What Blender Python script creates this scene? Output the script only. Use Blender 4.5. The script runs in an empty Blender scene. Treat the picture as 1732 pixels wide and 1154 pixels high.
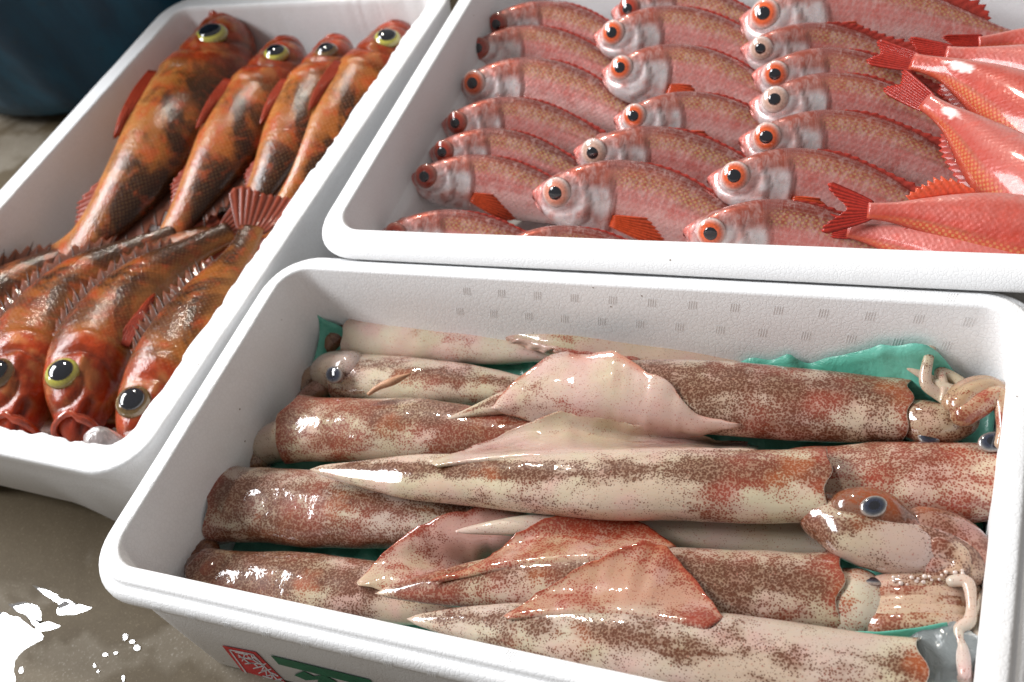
import bpy, math, random
import numpy as np
from mathutils import Vector, Matrix

# ------------------------------------------------------------------ camera
HA = 0.13                                    # rim height of the squid box
FPX = 1856.83                                # focal length in pixels of the 1732 px wide photograph
CAM = np.array([0.50917, -0.19761, 0.49893 + HA])
RC = np.array([[0.90046263, 0.3304687, -0.28276757],
               [0.0742, -0.7573, -0.6489],
               [-0.42856505, 0.56331858, -0.70640227]])
RC[1] = np.cross(RC[2], RC[0])
scene = bpy.context.scene
col = scene.collection
cam_d = bpy.data.cameras.new('camera'); cam = bpy.data.objects.new('camera', cam_d); col.objects.link(cam)
M4 = Matrix(((RC[0][0], -RC[1][0], -RC[2][0], CAM[0]), (RC[0][1], -RC[1][1], -RC[2][1], CAM[1]),
             (RC[0][2], -RC[1][2], -RC[2][2], CAM[2]), (0, 0, 0, 1)))
cam.matrix_world = M4
cam_d.sensor_width = 36; cam_d.sensor_fit = 'HORIZONTAL'; cam_d.lens = FPX / 1732 * 36
cam_d.clip_start = 0.02; cam_d.clip_end = 60
cam_d.dof.use_dof = True; cam_d.dof.focus_distance = 0.66; cam_d.dof.aperture_fstop = 9.0
scene.camera = cam

# ------------------------------------------------------------------ light
world = bpy.data.worlds.new('World'); scene.world = world; world.use_nodes = True
bg = world.node_tree.nodes['Background']
bg.inputs[0].default_value = (1.0, 0.965, 0.945, 1); bg.inputs[1].default_value = 0.31

def area_light(name, loc, target, sx, sy, power, color, up=(0, 1, 0)):
    d = bpy.data.lights.new(name, 'AREA'); d.shape = 'RECTANGLE'; d.size = sx; d.size_y = sy
    d.energy = power; d.color = color
    o = bpy.data.objects.new(name, d); col.objects.link(o)
    z = (Vector(loc) - Vector(target)).normalized(); x = Vector(up).cross(z).normalized(); y = z.cross(x)
    o.matrix_world = Matrix(((x[0], y[0], z[0], loc[0]), (x[1], y[1], z[1], loc[1]), (x[2], y[2], z[2], loc[2]), (0, 0, 0, 1)))
    return o
# the open side of the market hall on the left: long along y, narrow in elevation
area_light('open_side_light', (-2.1, 0.12, 2.22), (0.0, 0.2, 0.05), 0.85, 2.2, 168, (0.97, 0.98, 1.0))
# a small warm hall lamp hanging beyond the boxes
area_light('hall_lamp', (0.25 - 1.25, 0.15 + 1.9, 2.35), (0.2, 0.15, 0.1), 0.16, 0.16, 34, (1.0, 0.92, 0.80))

vs = scene.view_settings; vs.view_transform = 'Standard'; vs.look = 'None'; vs.exposure = 0; vs.gamma = 1
vs.use_curve_mapping = False
scene.render.engine = 'CYCLES'
cy = scene.cycles; cy.use_denoising = True; cy.max_bounces = 8; cy.diffuse_bounces = 4; cy.glossy_bounces = 4
cy.transmission_bounces = 6; cy.transparent_max_bounces = 8; cy.caustics_reflective = False; cy.caustics_refractive = False
cy.sample_clamp_indirect = 4.0

# ------------------------------------------------------------------ helpers
rng = np.random.default_rng(7)
def at(px, py, z):
    d = RC.T @ np.array([(px - 866) / FPX, (py - 577) / FPX, 1.0]); s = (z - CAM[2]) / d[2]
    return CAM + s * d
def aty(px, py, y):
    d = RC.T @ np.array([(px - 866) / FPX, (py - 577) / FPX, 1.0]); s = (y - CAM[1]) / d[1]
    return CAM + s * d
def mpp(p):                                   # metres per photograph pixel at a place
    return (RC[2] @ (np.asarray(p) - CAM)) / FPX
def unit(v):
    v = np.asarray(v, float); return v / (np.linalg.norm(v, axis=-1, keepdims=True) + 1e-12)
def sstep(a, b, x):
    t = np.clip((x - a) / (b - a), 0, 1); return t * t * (3 - 2 * t)
def mix(a, b, t):
    t = np.asarray(t)[..., None]; return np.asarray(a) * (1 - t) + np.asarray(b) * t
def gauss(x, s): return np.exp(-(x / s) ** 2)

def _hash(i, j, k, seed):
    n = (i * 374761393 + j * 668265263 + k * 2147483647 + seed * 974634777) & 0xffffffff
    n = ((n ^ (n >> 13)) * 1274126177) & 0xffffffff
    return ((n ^ (n >> 16)) & 0xffff) / 65535.0
def noise(p, seed=0, octaves=3):
    p = np.asarray(p, float); out = np.zeros(p.shape[:-1]); amp = 1.0; tot = 0
    for o in range(octaves):
        q = p * (2 ** o) + 17.3 * o; i = np.floor(q).astype(np.int64); f = q - i; f = f * f * (3 - 2 * f)
        v = 0
        for a in (0, 1):
            for b in (0, 1):
                for c in (0, 1):
                    w = (f[..., 0] if a else 1 - f[..., 0]) * (f[..., 1] if b else 1 - f[..., 1]) * (f[..., 2] if c else 1 - f[..., 2])
                    v = v + w * _hash(i[..., 0] + a, i[..., 1] + b, i[..., 2] + c, seed + o)
        out += amp * v; tot += amp; amp *= 0.5
    return out / tot

def crv(ts, vs_, x):                          # smooth 1-d / n-d Catmull-Rom through knots
    ts = np.asarray(ts, float); v = np.asarray(vs_, float); x = np.clip(np.asarray(x, float), ts[0], ts[-1])
    m = np.zeros_like(v)
    m[1:-1] = (v[2:] - v[:-2]) / ((ts[2:] - ts[:-2]).reshape(-1, *([1] * (v.ndim - 1))))
    m[0] = (v[1] - v[0]) / (ts[1] - ts[0]); m[-1] = (v[-1] - v[-2]) / (ts[-1] - ts[-2])
    i = np.clip(np.searchsorted(ts, x, side='right') - 1, 0, len(ts) - 2); hgt = ts[i + 1] - ts[i]; t = (x - ts[i]) / hgt
    sh = (-1,) + (1,) * (v.ndim - 1); t_ = t.reshape(sh) if v.ndim > 1 else t; h_ = hgt.reshape(sh) if v.ndim > 1 else hgt
    return ((2 * t_ ** 3 - 3 * t_ ** 2 + 1) * v[i] + (t_ ** 3 - 2 * t_ ** 2 + t_) * h_ * m[i]
            + (-2 * t_ ** 3 + 3 * t_ ** 2) * v[i + 1] + (t_ ** 3 - t_ ** 2) * h_ * m[i + 1])
def path(pts, n):                             # resampled smooth path, even in arc length
    pts = np.asarray(pts, float); d = np.concatenate([[0], np.cumsum(np.linalg.norm(np.diff(pts, axis=0), axis=1))])
    fine = crv(d, pts, np.linspace(0, d[-1], 400)); e = np.concatenate([[0], np.cumsum(np.linalg.norm(np.diff(fine, axis=0), axis=1))])
    x = np.linspace(0, e[-1], n); out = np.stack([np.interp(x, e, fine[:, k]) for k in range(pts.shape[1])], 1)
    return out, e[-1]

def thing(name, label, cat, loc=(0, 0, 0), group=None):
    o = bpy.data.objects.new(name, None); col.objects.link(o); o.location = loc; o.empty_display_size = 0.02
    o['label'] = label; o['category'] = cat
    if group: o['group'] = group
    return o
def mk(name, verts, faces, mat, parent=None, origin=(0, 0, 0), attrs=None, smooth=True, label=None):
    me = bpy.data.meshes.new(name)
    v = np.asarray(verts, float).reshape(-1, 3) - np.asarray(origin, float)
    me.from_pydata(v.tolist(), [], [tuple(int(i) for i in f) for f in faces])
    for k, a in (attrs or {}).items():
        a = np.asarray(a, float).reshape(len(v), -1)
        if a.shape[1] == 1:
            at_ = me.attributes.new(k, 'FLOAT', 'POINT'); at_.data.foreach_set('value', a.ravel().astype(np.float32))
        elif a.shape[1] == 3 and k != 'col':
            at_ = me.attributes.new(k, 'FLOAT_VECTOR', 'POINT'); at_.data.foreach_set('vector', a.ravel().astype(np.float32))
        else:
            if a.shape[1] == 3: a = np.concatenate([a, np.zeros((len(v), 1))], 1)
            at_ = me.attributes.new(k, 'FLOAT_COLOR', 'POINT'); at_.data.foreach_set('color', a.ravel().astype(np.float32))
    if smooth: me.polygons.foreach_set('use_smooth', np.ones(len(me.polygons), bool))
    me.materials.append(mat); me.update()
    o = bpy.data.objects.new(name, me); col.objects.link(o)
    if parent is not None: o.parent = parent
    else: o.location = origin
    if label: o['label'] = label
    return o
def ring_faces(n, m, cap0=False, cap1=False):
    f = []
    for i in range(n - 1):
        for j in range(m):
            k = (j + 1) % m; f.append((i * m + j, i * m + k, (i + 1) * m + k, (i + 1) * m + j))
    if cap0: f.append(tuple(range(m - 1, -1, -1)))
    if cap1: f.append(tuple((n - 1) * m + j for j in range(m)))
    return f
def grid_normals(g):
    du = np.gradient(g, axis=0); dv = np.gradient(g, axis=1); return unit(np.cross(du, dv))
def sheet(name, g, th, mat, parent, origin, colr=None, extra=None):
    """closed thin shell from an n x m grid of points; th may be an n x m array"""
    n, m = g.shape[:2]; N = grid_normals(g); t = np.broadcast_to(np.asarray(th, float), (n, m))[..., None]
    v = np.concatenate([(g + N * t / 2).reshape(-1, 3), (g - N * t / 2).reshape(-1, 3)]); o = n * m; f = []
    for i in range(n - 1):
        for j in range(m - 1):
            a = i * m + j; f.append((a, a + m, a + m + 1, a + 1)); f.append((o + a, o + a + 1, o + a + m + 1, o + a + m))
    for i in range(n - 1):
        a = i * m; f.append((a, o + a, o + a + m, a + m)); a = i * m + m - 1; f.append((a, a + m, o + a + m, o + a))
    for j in range(m - 1):
        f.append((j, j + 1, o + j + 1, o + j)); a = (n - 1) * m + j; f.append((a, o + a, o + a + 1, a + 1))
    at_ = {}
    if colr is not None: at_['col'] = np.concatenate([colr.reshape(o, -1)] * 2)
    for k, a in (extra or {}).items(): at_[k] = np.concatenate([np.asarray(a).reshape(o, -1)] * 2)
    return mk(name, v, f, mat, parent, origin, at_)
def tube(pts, rad, m=10, n=None, caps=True, flat=1.0, rnd=False):
    """verts, faces of a tapered tube through pts"""
    n = n or max(6, len(pts) * 5); P, L = path(pts, n); t = np.linspace(0, 1, n)
    r = crv(np.linspace(0, 1, len(rad)), rad, t) if len(rad) > 1 else np.full(n, rad[0])
    if rnd:
        e = np.minimum(t * L / max(r[0], 1e-4), (1 - t) * L / max(r[-1], 1e-4)); r = r * np.sqrt(np.clip(1 - (1 - np.clip(e, .03, 1)) ** 2, 0, 1))
    T = unit(np.gradient(P, axis=0)); ref = np.array([0, 0, 1.0]); A = unit(np.cross(T, ref)); B = np.cross(A, T)
    th = np.linspace(0, 2 * np.pi, m, endpoint=False)
    v = P[:, None] + (A[:, None] * np.cos(th)[None, :, None] + flat * B[:, None] * np.sin(th)[None, :, None]) * r[:, None, None]
    return v.reshape(-1, 3), ring_faces(n, m, caps, caps)
def joinvf(parts):
    V = []; F = []; o = 0
    for v, f in parts:
        V.append(np.asarray(v)); F += [tuple(i + o for i in q) for q in f]; o += len(v)
    return np.concatenate(V), F
def dome(c, nrm, up, rx, ry, bulge, n=9, m=24, back=0.35):
    """an eye-shaped cap: verts, faces, radial coordinate"""
    nrm = unit(nrm); up = unit(up - np.dot(up, nrm) * nrm); sd = np.cross(up, nrm); V = []; rr = []
    V.append(c + nrm * bulge); rr.append(0)
    for i in range(1, n + 1):
        q = i / n; a = q * np.pi / 2
        for j in range(m):
            t = 2 * np.pi * j / m; V.append(c + nrm * (bulge * np.cos(a)) + (sd * np.cos(t) * rx + up * np.sin(t) * ry) * np.sin(a)); rr.append(np.sin(a))
    for j in range(m):
        t = 2 * np.pi * j / m; V.append(c - nrm * bulge * back + (sd * np.cos(t) * rx + up * np.sin(t) * ry) * 0.9); rr.append(1.05)
    F = [(0, 1 + j, 1 + (j + 1) % m) for j in range(m)]
    for i in range(n):
        for j in range(m):
            a = 1 + i * m + j; b = 1 + i * m + (j + 1) % m; F.append((a, a + m, b + m, b))
    return np.array(V), F, np.array(rr)

# ------------------------------------------------------------------ materials
def nt(name):
    m = bpy.data.materials.new(name); m.use_nodes = True; t = m.node_tree; p = t.nodes['Principled BSDF']
    return m, t, p
class G:                                      # tiny node builder
    def __init__(s, t): s.t = t
    def n(s, kind, **kw):
        x = s.t.nodes.new(kind)
        for k, v in kw.items():
            if k in x.bl_rna.properties: setattr(x, k, v)
        return x
    def put(s, sock, v):
        if hasattr(v, 'is_linked') or hasattr(v, 'links'): s.t.links.new(v, sock)
        else: sock.default_value = v
    def math(s, op, a, b=0.0, c=0.0, clamp=False):
        x = s.t.nodes.new('ShaderNodeMath'); x.operation = op; x.use_clamp = clamp
        for i, v in enumerate((a, b, c)): s.put(x.inputs[i], v)
        return x.outputs[0]
    def attr(s, name): x = s.t.nodes.new('ShaderNodeAttribute'); x.attribute_name = name; return x
    def obj(s): return s.t.nodes.new('ShaderNodeTexCoord').outputs['Object']
    def noise(s, vec, scale, detail=3, rough=0.5, dist=0.0):
        x = s.t.nodes.new('ShaderNodeTexNoise'); s.put(x.inputs['Vector'], vec); x.inputs['Scale'].default_value = scale
        x.inputs['Detail'].default_value = detail; x.inputs['Roughness'].default_value = rough; x.inputs['Distortion'].default_value = dist
        return x.outputs[0]
    def vor(s, vec, scale, feature='F1', rnd=1.0):
        x = s.t.nodes.new('ShaderNodeTexVoronoi'); x.feature = feature; s.put(x.inputs['Vector'], vec)
        x.inputs['Scale'].default_value = scale; x.inputs['Randomness'].default_value = rnd; return x
    def ramp(s, fac, a, b, ca=0.0, cb=1.0):
        x = s.t.nodes.new('ShaderNodeMapRange'); x.interpolation_type = 'SMOOTHSTEP'
        for i, v in enumerate((fac, a, b, ca, cb)): s.put(x.inputs[i], v)
        return x.outputs[0]
    def mixc(s, fac, a, b, mode='MIX'):
        x = s.t.nodes.new('ShaderNodeMix'); x.data_type = 'RGBA'; x.blend_type = mode
        s.put(x.inputs[0], fac); s.put(x.inputs[6], a); s.put(x.inputs[7], b); return x.outputs[2]
    def bump(s, h, strength, dist, nrm=None):
        x = s.t.nodes.new('ShaderNodeBump'); s.put(x.inputs['Height'], h); x.inputs['Strength'].default_value = strength
        x.inputs['Distance'].default_value = dist
        if nrm is not None: s.put(x.inputs['Normal'], nrm)
        return x.outputs[0]
    def scale(s, vec, v3):
        x = s.t.nodes.new('ShaderNodeVectorMath'); x.operation = 'MULTIPLY'; s.put(x.inputs[0], vec); x.inputs[1].default_value = v3; return x.outputs[0]

def foam_material(name, tint=(0.86, 0.865, 0.87), bead=330.0, grime=0.25):
    m, t, p = nt(name); g = G(t); o = g.obj()
    v = g.vor(o, bead, 'DISTANCE_TO_EDGE'); e = g.ramp(v.outputs[0], 0.0, 0.16)
    v2 = g.vor(o, bead, 'F1'); cellv = g.n('ShaderNodeSeparateColor'); t.links.new(v2.outputs['Color'], cellv.inputs[0])
    c = g.mixc(g.math('MULTIPLY', cellv.outputs[0], 0.09), (*tint, 1), (tint[0] * .86, tint[1] * .86, tint[2] * .87, 1))
    c = g.mixc(g.math('MULTIPLY', g.math('SUBTRACT', 1.0, e), 0.16), c, (0.62, 0.62, 0.62, 1))
    st = g.ramp(g.noise(o, 9, 5, 0.6, 0.6), 0.5, 0.78)
    c = g.mixc(g.math('MULTIPLY', st, grime), c, (0.66, 0.60, 0.55, 1))
    fl = g.vor(o, 42); c = g.mixc(g.ramp(fl.outputs[0], 0.035, 0.02), c, (0.22, 0.17, 0.13, 1))
    t.links.new(c, p.inputs['Base Color']); p.inputs['Roughness'].default_value = 0.42
    p.inputs['Specular IOR Level'].default_value = 0.35
    h = g.math('ADD', e, g.math('MULTIPLY', g.noise(o, 900, 2), 0.5))
    b = g.bump(h, 0.20, 0.0005); b = g.bump(g.noise(o, 60, 3), 0.06, 0.002, b)
    t.links.new(b, p.inputs['Normal'])
    return m
M_FOAM = foam_material('expanded_polystyrene')
M_MARK, _t, _p = nt('polystyrene_mark'); _p.inputs['Base Color'].default_value = (.84, .845, .85, 1); _p.inputs['Roughness'].default_value = .5
M_FOAM_C = foam_material('polystyrene_worn', (0.84, 0.845, 0.85), 300, 0.4)
M_FOAM_B = foam_material('polystyrene_smooth', (0.86, 0.87, 0.88), 420, 0.18)

def flat_material(name, c, rough=0.5, spec=0.4, coat=0.0):
    m, t, p = nt(name); g = G(t); o = g.obj(); n = g.noise(o, 160, 4, 0.6)
    cc = g.mixc(g.ramp(n, 0.35, 0.7), (*c, 1), (c[0] * .75, c[1] * .75, c[2] * .75, 1)); t.links.new(cc, p.inputs['Base Color'])
    p.inputs['Roughness'].default_value = rough; p.inputs['Specular IOR Level'].default_value = spec; p.inputs['Coat Weight'].default_value = coat
    t.links.new(g.bump(n, 0.2, 0.0005), p.inputs['Normal'])
    return m
M_RED_INK = flat_material('red_print', (0.62, 0.025, 0.03))
M_GREEN_INK = flat_material('green_print', (0.0, 0.13, 0.06))
M_WHITE_INK = flat_material('white_print', (0.72, 0.70, 0.72))

def redfish_material(name='red_fish_skin', metal=.38, white=.36, coat=.9):
    m, t, p = nt(name); g = G(t); a = g.attr('col'); suv = g.attr('suv').outputs['Vector']; o = g.obj()
    sx = g.n('ShaderNodeSeparateXYZ'); t.links.new(suv, sx.inputs[0]); wob = g.math('MULTIPLY', g.noise(o, 140, 2), 1.2)
    k = 2 * math.pi / 0.0044
    A = g.math('SINE', g.math('ADD', g.math('MULTIPLY', sx.outputs[0], k), wob))
    B = g.math('SINE', g.math('ADD', g.math('MULTIPLY', sx.outputs[1], k * 1.15), wob))
    lat = g.math('MULTIPLY', A, B)                        # diamond net of scales
    isb = sx.outputs[2]                                   # 1 on the scaled trunk, 0 on the head
    latb = g.math('MULTIPLY', lat, isb)
    streak = g.noise(g.scale(suv, (1.0, 0.35, 1)), 300, 4, 0.65, 0.6)
    c = g.mixc(g.math('MULTIPLY', g.ramp(streak, 0.42, 0.70), white), a.outputs['Color'], (0.80, 0.60, 0.57, 1))  # white streaks paint the flanks' silvery sheen and highlights into the colour
    c = g.mixc(g.math('MULTIPLY', g.ramp(g.noise(o, 120, 5, 0.7), 0.5, 0.75), 0.28), c, (0.50, 0.060, 0.035, 1))
    c = g.mixc(g.math('MULTIPLY', g.ramp(g.math('MULTIPLY', B, isb), 0.1, 0.9), white * .2), c, (0.88, 0.70, 0.64, 1))
    c = g.mixc(g.math('MULTIPLY', g.ramp(latb, -0.15, -0.9), 0.08), c, (0.28, 0.05, 0.03, 1))
    gold = g.math('MULTIPLY', a.outputs['Alpha'], g.ramp(latb, -0.1, 0.55))
    c = g.mixc(g.math('MULTIPLY', gold, 0.70), c, (0.58, 0.40, 0.14, 1))
    t.links.new(c, p.inputs['Base Color'])
    p.inputs['Metallic'].default_value = metal; p.inputs['Roughness'].default_value = 0.34
    t.links.new(g.ramp(g.noise(o, 300, 3), 0.3, 0.7, 0.24, 0.5), p.inputs['Roughness'])
    p.inputs['Specular IOR Level'].default_value = 0.2; p.inputs['Coat Weight'].default_value = coat; p.inputs['Coat Roughness'].default_value = 0.09
    p.inputs['Subsurface Weight'].default_value = 0.08; p.inputs['Subsurface Radius'].default_value = (0.006, 0.002, 0.001)
    b = g.bump(latb, 0.09, 0.0005); b = g.bump(g.noise(o, 260, 3), 0.35, 0.0008, b); t.links.new(b, p.inputs['Normal'])
    return m
M_REDFISH = redfish_material(); M_REDFISH_D = redfish_material('red_fish_skin_deep', .04, .04, .40)
def rockfish_material():
    m, t, p = nt('rockfish_skin'); g = G(t); a = g.attr('col'); suv = g.attr('suv').outputs['Vector']; o = g.obj()
    sx = g.n('ShaderNodeSeparateXYZ'); t.links.new(suv, sx.inputs[0]); wob = g.math('MULTIPLY', g.noise(o, 120, 2), 2.0)
    k = 2 * math.pi / 0.0046
    A = g.math('SINE', g.math('ADD', g.math('MULTIPLY', sx.outputs[0], k), wob))
    B = g.math('SINE', g.math('ADD', g.math('MULTIPLY', sx.outputs[1], k * 1.15), wob))
    lat = g.math('MULTIPLY', g.math('MULTIPLY', A, B), sx.outputs[2])
    n1 = g.noise(o, 15, 6, 0.6, 0.8); bl = g.ramp(n1, 0.44, 0.55)
    c = g.mixc(g.math('MULTIPLY', bl, g.math('ADD', 0.45, g.math('MULTIPLY', a.outputs['Alpha'], 0.5))), a.outputs['Color'], (0.026, 0.009, 0.004, 1))
    n2 = g.noise(o, 75, 4, 0.6, 0.5); c = g.mixc(g.math('MULTIPLY', g.ramp(n2, 0.52, 0.72), 0.4), c, (0.46, 0.070, 0.018, 1))
    c = g.mixc(g.math('MULTIPLY', g.ramp(lat, 0.1, 0.9), 0.10), c, (0.60, 0.36, 0.16, 1))
    c = g.mixc(g.math('MULTIPLY', g.ramp(lat, -0.2, -0.9), 0.10), c, (0.05, 0.015, 0.006, 1))
    t.links.new(c, p.inputs['Base Color'])
    t.links.new(g.ramp(g.noise(o, 260, 3), 0.3, 0.7, 0.20, 0.42), p.inputs['Roughness'])
    p.inputs['Specular IOR Level'].default_value = 0.12; p.inputs['Coat Weight'].default_value = 0.45; p.inputs['Coat Roughness'].default_value = 0.05
    b = g.bump(lat, 0.07, 0.0005); b = g.bump(g.noise(o, 240, 4, 0.6), 0.42, 0.0014, b); t.links.new(b, p.inputs['Normal']); t.links.new(b, p.inputs['Coat Normal'])
    return m
M_ROCK = rockfish_material()
def attr_material(name, rough=0.3, coat=0.6, bumpscale=300, bumpd=0.0006, sss=0.0, trans=0.0, spec=0.5, cr=0.06):
    m, t, p = nt(name); g = G(t); a = g.attr('col'); o = g.obj()
    n = g.noise(o, bumpscale, 3, 0.6)
    c = g.mixc(g.math('MULTIPLY', g.ramp(n, 0.4, 0.75), 0.35), a.outputs['Color'], (0.0, 0.0, 0.0, 1), 'MIX')
    t.links.new(c, p.inputs['Base Color'])
    p.inputs['Roughness'].default_value = rough; p.inputs['Coat Weight'].default_value = coat; p.inputs['Coat Roughness'].default_value = cr
    p.inputs['Specular IOR Level'].default_value = spec
    p.inputs['Subsurface Weight'].default_value = sss; p.inputs['Subsurface Radius'].default_value = (0.008, 0.003, 0.002)
    p.inputs['Transmission Weight'].default_value = trans
    t.links.new(g.bump(n, 0.35, bumpd), p.inputs['Normal'])
    return m
M_FIN = attr_material('fin_membrane', 0.45, 0.22, 500, 0.0004, 0.0, spec=.15)
M_EYE = attr_material('eye_iris', 0.12, 1.0, 700, 0.0002, 0.0, cr=0.02)
M_PUPIL = flat_material('eye_pupil', (0.006, 0.007, 0.012), 0.06, 0.6, 1.0)
M_MOUTH = attr_material('mouth_flesh', 0.22, 0.9, 250, 0.0008)

def squid_material():
    m, t, p = nt('squid_skin'); g = G(t); a = g.attr('col'); d = g.attr('dots').outputs['Fac']; rb = g.attr('rb').outputs['Fac']
    o = g.obj()
    fine = g.noise(g.scale(o, (.55, 1, 1)), 95, 3, 0.6, 0.4); dens = g.math('ADD', d, g.math('MULTIPLY', g.math('SUBTRACT', fine, 0.5), 2.1))
    dot_c = g.mixc(g.ramp(g.math('ADD', rb, g.math('SUBTRACT', g.noise(o, 30, 3), 0.5)), 0.15, 0.95), (0.095, 0.026, 0.009, 1), (0.26, 0.030, 0.013, 1))
    dot_c = g.mixc(g.ramp(g.noise(o, 24, 4), 0.54, 0.70), dot_c, (0.27, 0.055, 0.010, 1))
    v1 = g.vor(o, 760); th1 = g.ramp(dens, 0.0, 1.05, 0.14, 0.56)
    m1 = g.ramp(g.math('SUBTRACT', v1.outputs[0], th1), 0.12, -0.10)
    v2 = g.vor(o, 330); th2 = g.ramp(dens, 0.35, 1.25, 0.0, 0.42)
    m2 = g.ramp(g.math('SUBTRACT', v2.outputs[0], th2), 0.12, -0.12)
    v3 = g.vor(o, 260); m3 = g.ramp(v3.outputs[0], 0.17, 0.10)        # sparse dots everywhere
    wash = g.math('MULTIPLY', g.ramp(dens, 0.30, 1.2), 0.74)
    tint = g.mixc(g.ramp(g.noise(o, 26, 4), 0.38, 0.62), (1.0, 0.90, 0.89, 1), (0.97, 0.97, 0.86, 1)); skin = g.mixc(1.0, a.outputs['Color'], tint, 'MULTIPLY')
    c = g.mixc(wash, skin, g.mixc(0.30, dot_c, (0.36, 0.17, 0.09, 1)))
    c = g.mixc(g.math('MULTIPLY', m3, 0.55), c, (0.30, 0.07, 0.05, 1))
    c = g.mixc(g.math('MULTIPLY', m2, 0.6), c, dot_c)
    c = g.mixc(g.math('MULTIPLY', m1, 0.82), c, dot_c)
    t.links.new(c, p.inputs['Base Color'])
    p.inputs['Roughness'].default_value = 0.30
    p.inputs['Specular IOR Level'].default_value = 0.12; p.inputs['Coat Weight'].default_value = 1.0; p.inputs['Coat Roughness'].default_value = 0.018; p.inputs['Coat IOR'].default_value = 1.5
    p.inputs['Subsurface Weight'].default_value = 0.30; p.inputs['Subsurface Radius'].default_value = (0.006, 0.003, 0.002)
    h = g.math('ADD', g.noise(o, 48, 3, 0.5, 0.8), g.math('MULTIPLY', g.noise(o, 230, 2), 0.10))
    b = g.bump(h, 0.25, 0.0020); t.links.new(b, p.inputs['Normal'])
    cb = g.bump(h, 0.30, 0.0024); t.links.new(cb, p.inputs['Coat Normal'])
    return m
M_SQUID = squid_material()
def paper_material():
    m, t, p = nt('green_paper'); g = G(t); o = g.obj(); n = g.noise(o, 500, 3, 0.6); n2 = g.noise(o, 22, 4)
    c = g.mixc(g.ramp(n2, 0.35, 0.7), (0.10, 0.42, 0.31, 1), (0.20, 0.58, 0.46, 1)); c = g.mixc(g.math('MULTIPLY', n, 0.25), c, (0.01, 0.16, 0.10, 1))
    t.links.new(c, p.inputs['Base Color']); p.inputs['Roughness'].default_value = 0.38; p.inputs['Coat Weight'].default_value = 0.25
    t.links.new(g.bump(g.noise(o, 45, 4, 0.6, 1.0), 0.5, 0.004), p.inputs['Normal'])
    return m
M_PAPER = paper_material()
def ice_material(name, c, rough, trans):
    m, t, p = nt(name); g = G(t); o = g.obj(); n = g.noise(o, 70, 4, 0.6, 1.0)
    p.inputs['Base Color'].default_value = (*c, 1); p.inputs['Roughness'].default_value = rough; p.inputs['Transmission Weight'].default_value = trans
    p.inputs['IOR'].default_value = 1.31; p.inputs['Coat Weight'].default_value = 0.6; p.inputs['Coat Roughness'].default_value = 0.03
    t.links.new(g.bump(n, 0.6, 0.004), p.inputs['Normal'])
    return m
M_ICEBAG = ice_material('cloudy_ice', (0.30, 0.33, 0.33), 0.10, 0.45)
M_ICE = ice_material('clear_ice', (0.62, 0.56, 0.55), 0.28, 0.6)
def tub_material():
    m, t, p = nt('blue_plastic'); g = G(t); o = g.obj(); n = g.noise(g.scale(o, (1, 1, 0.25)), 14, 5, 0.6, 0.6)
    c = g.mixc(g.ramp(n, 0.35, 0.7), (0.003, 0.030, 0.062, 1), (0.004, 0.070, 0.125, 1))
    c = g.mixc(g.math('MULTIPLY', g.ramp(g.noise(o, 60, 4), 0.58, 0.75), 0.4), c, (0.02, 0.03, 0.035, 1))
    t.links.new(c, p.inputs['Base Color']); p.inputs['Roughness'].default_value = 0.45
    t.links.new(g.bump(g.noise(o, 40, 4), 0.3, 0.003), p.inputs['Normal'])
    return m
M_TUB = tub_material()
def floor_material():
    m, t, p = nt('wet_concrete'); g = G(t); o = g.obj()
    n1 = g.noise(o, 7, 6, 0.62, 0.4); n2 = g.noise(o, 90, 5, 0.7); n3 = g.noise(o, 420, 3, 0.7); wet = g.ramp(g.noise(o, 7.5, 4, 0.5, 0.4), 0.47, 0.53)
    c = g.mixc(g.ramp(n1, 0.3, 0.7), (0.115, 0.094, 0.068, 1), (0.19, 0.166, 0.130, 1))
    c = g.mixc(g.math('MULTIPLY', g.ramp(n2, 0.42, 0.68), 0.5), c, (0.15, 0.125, 0.095, 1))
    c = g.mixc(g.math('MULTIPLY', g.ramp(n3, 0.55, 0.72), 0.4), c, (0.42, 0.39, 0.34, 1))
    c = g.mixc(wet, c, (0.52, 0.46, 0.36, 1), 'MULTIPLY')
    t.links.new(c, p.inputs['Base Color'])
    t.links.new(g.ramp(wet, 0, 1, 0.85, 0.6), p.inputs['Roughness']); p.inputs['Specular IOR Level'].default_value = 0.12
    h = g.math('ADD', g.math('MULTIPLY', n2, 0.6), g.math('MULTIPLY', n3, 0.3))
    t.links.new(g.bump(h, 0.25, 0.0020), p.inputs['Normal'])
    return m
M_FLOOR = floor_material()
def water_material():
    m, t, p = nt('puddle_water'); g = G(t); o = g.obj()
    out = t.nodes['Material Output']; gl = g.n('ShaderNodeBsdfGlossy'); gl.inputs['Roughness'].default_value = 0.02
    tr = g.n('ShaderNodeBsdfTransparent'); tr.inputs[0].default_value = (0.62, 0.58, 0.50, 1)
    fr = g.n('ShaderNodeFresnel'); fr.inputs[0].default_value = 1.33; mx = g.n('ShaderNodeMixShader')
    b = g.bump(g.noise(o, 30, 2), 0.03, 0.002); t.links.new(b, gl.inputs['Normal']); t.links.new(b, fr.inputs['Normal'])
    t.links.new(fr.outputs[0], mx.inputs[0]); t.links.new(tr.outputs[0], mx.inputs[1]); t.links.new(gl.outputs[0], mx.inputs[2])
    t.links.new(mx.outputs[0], out.inputs[0])
    return m
M_WATER = water_material()

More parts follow.
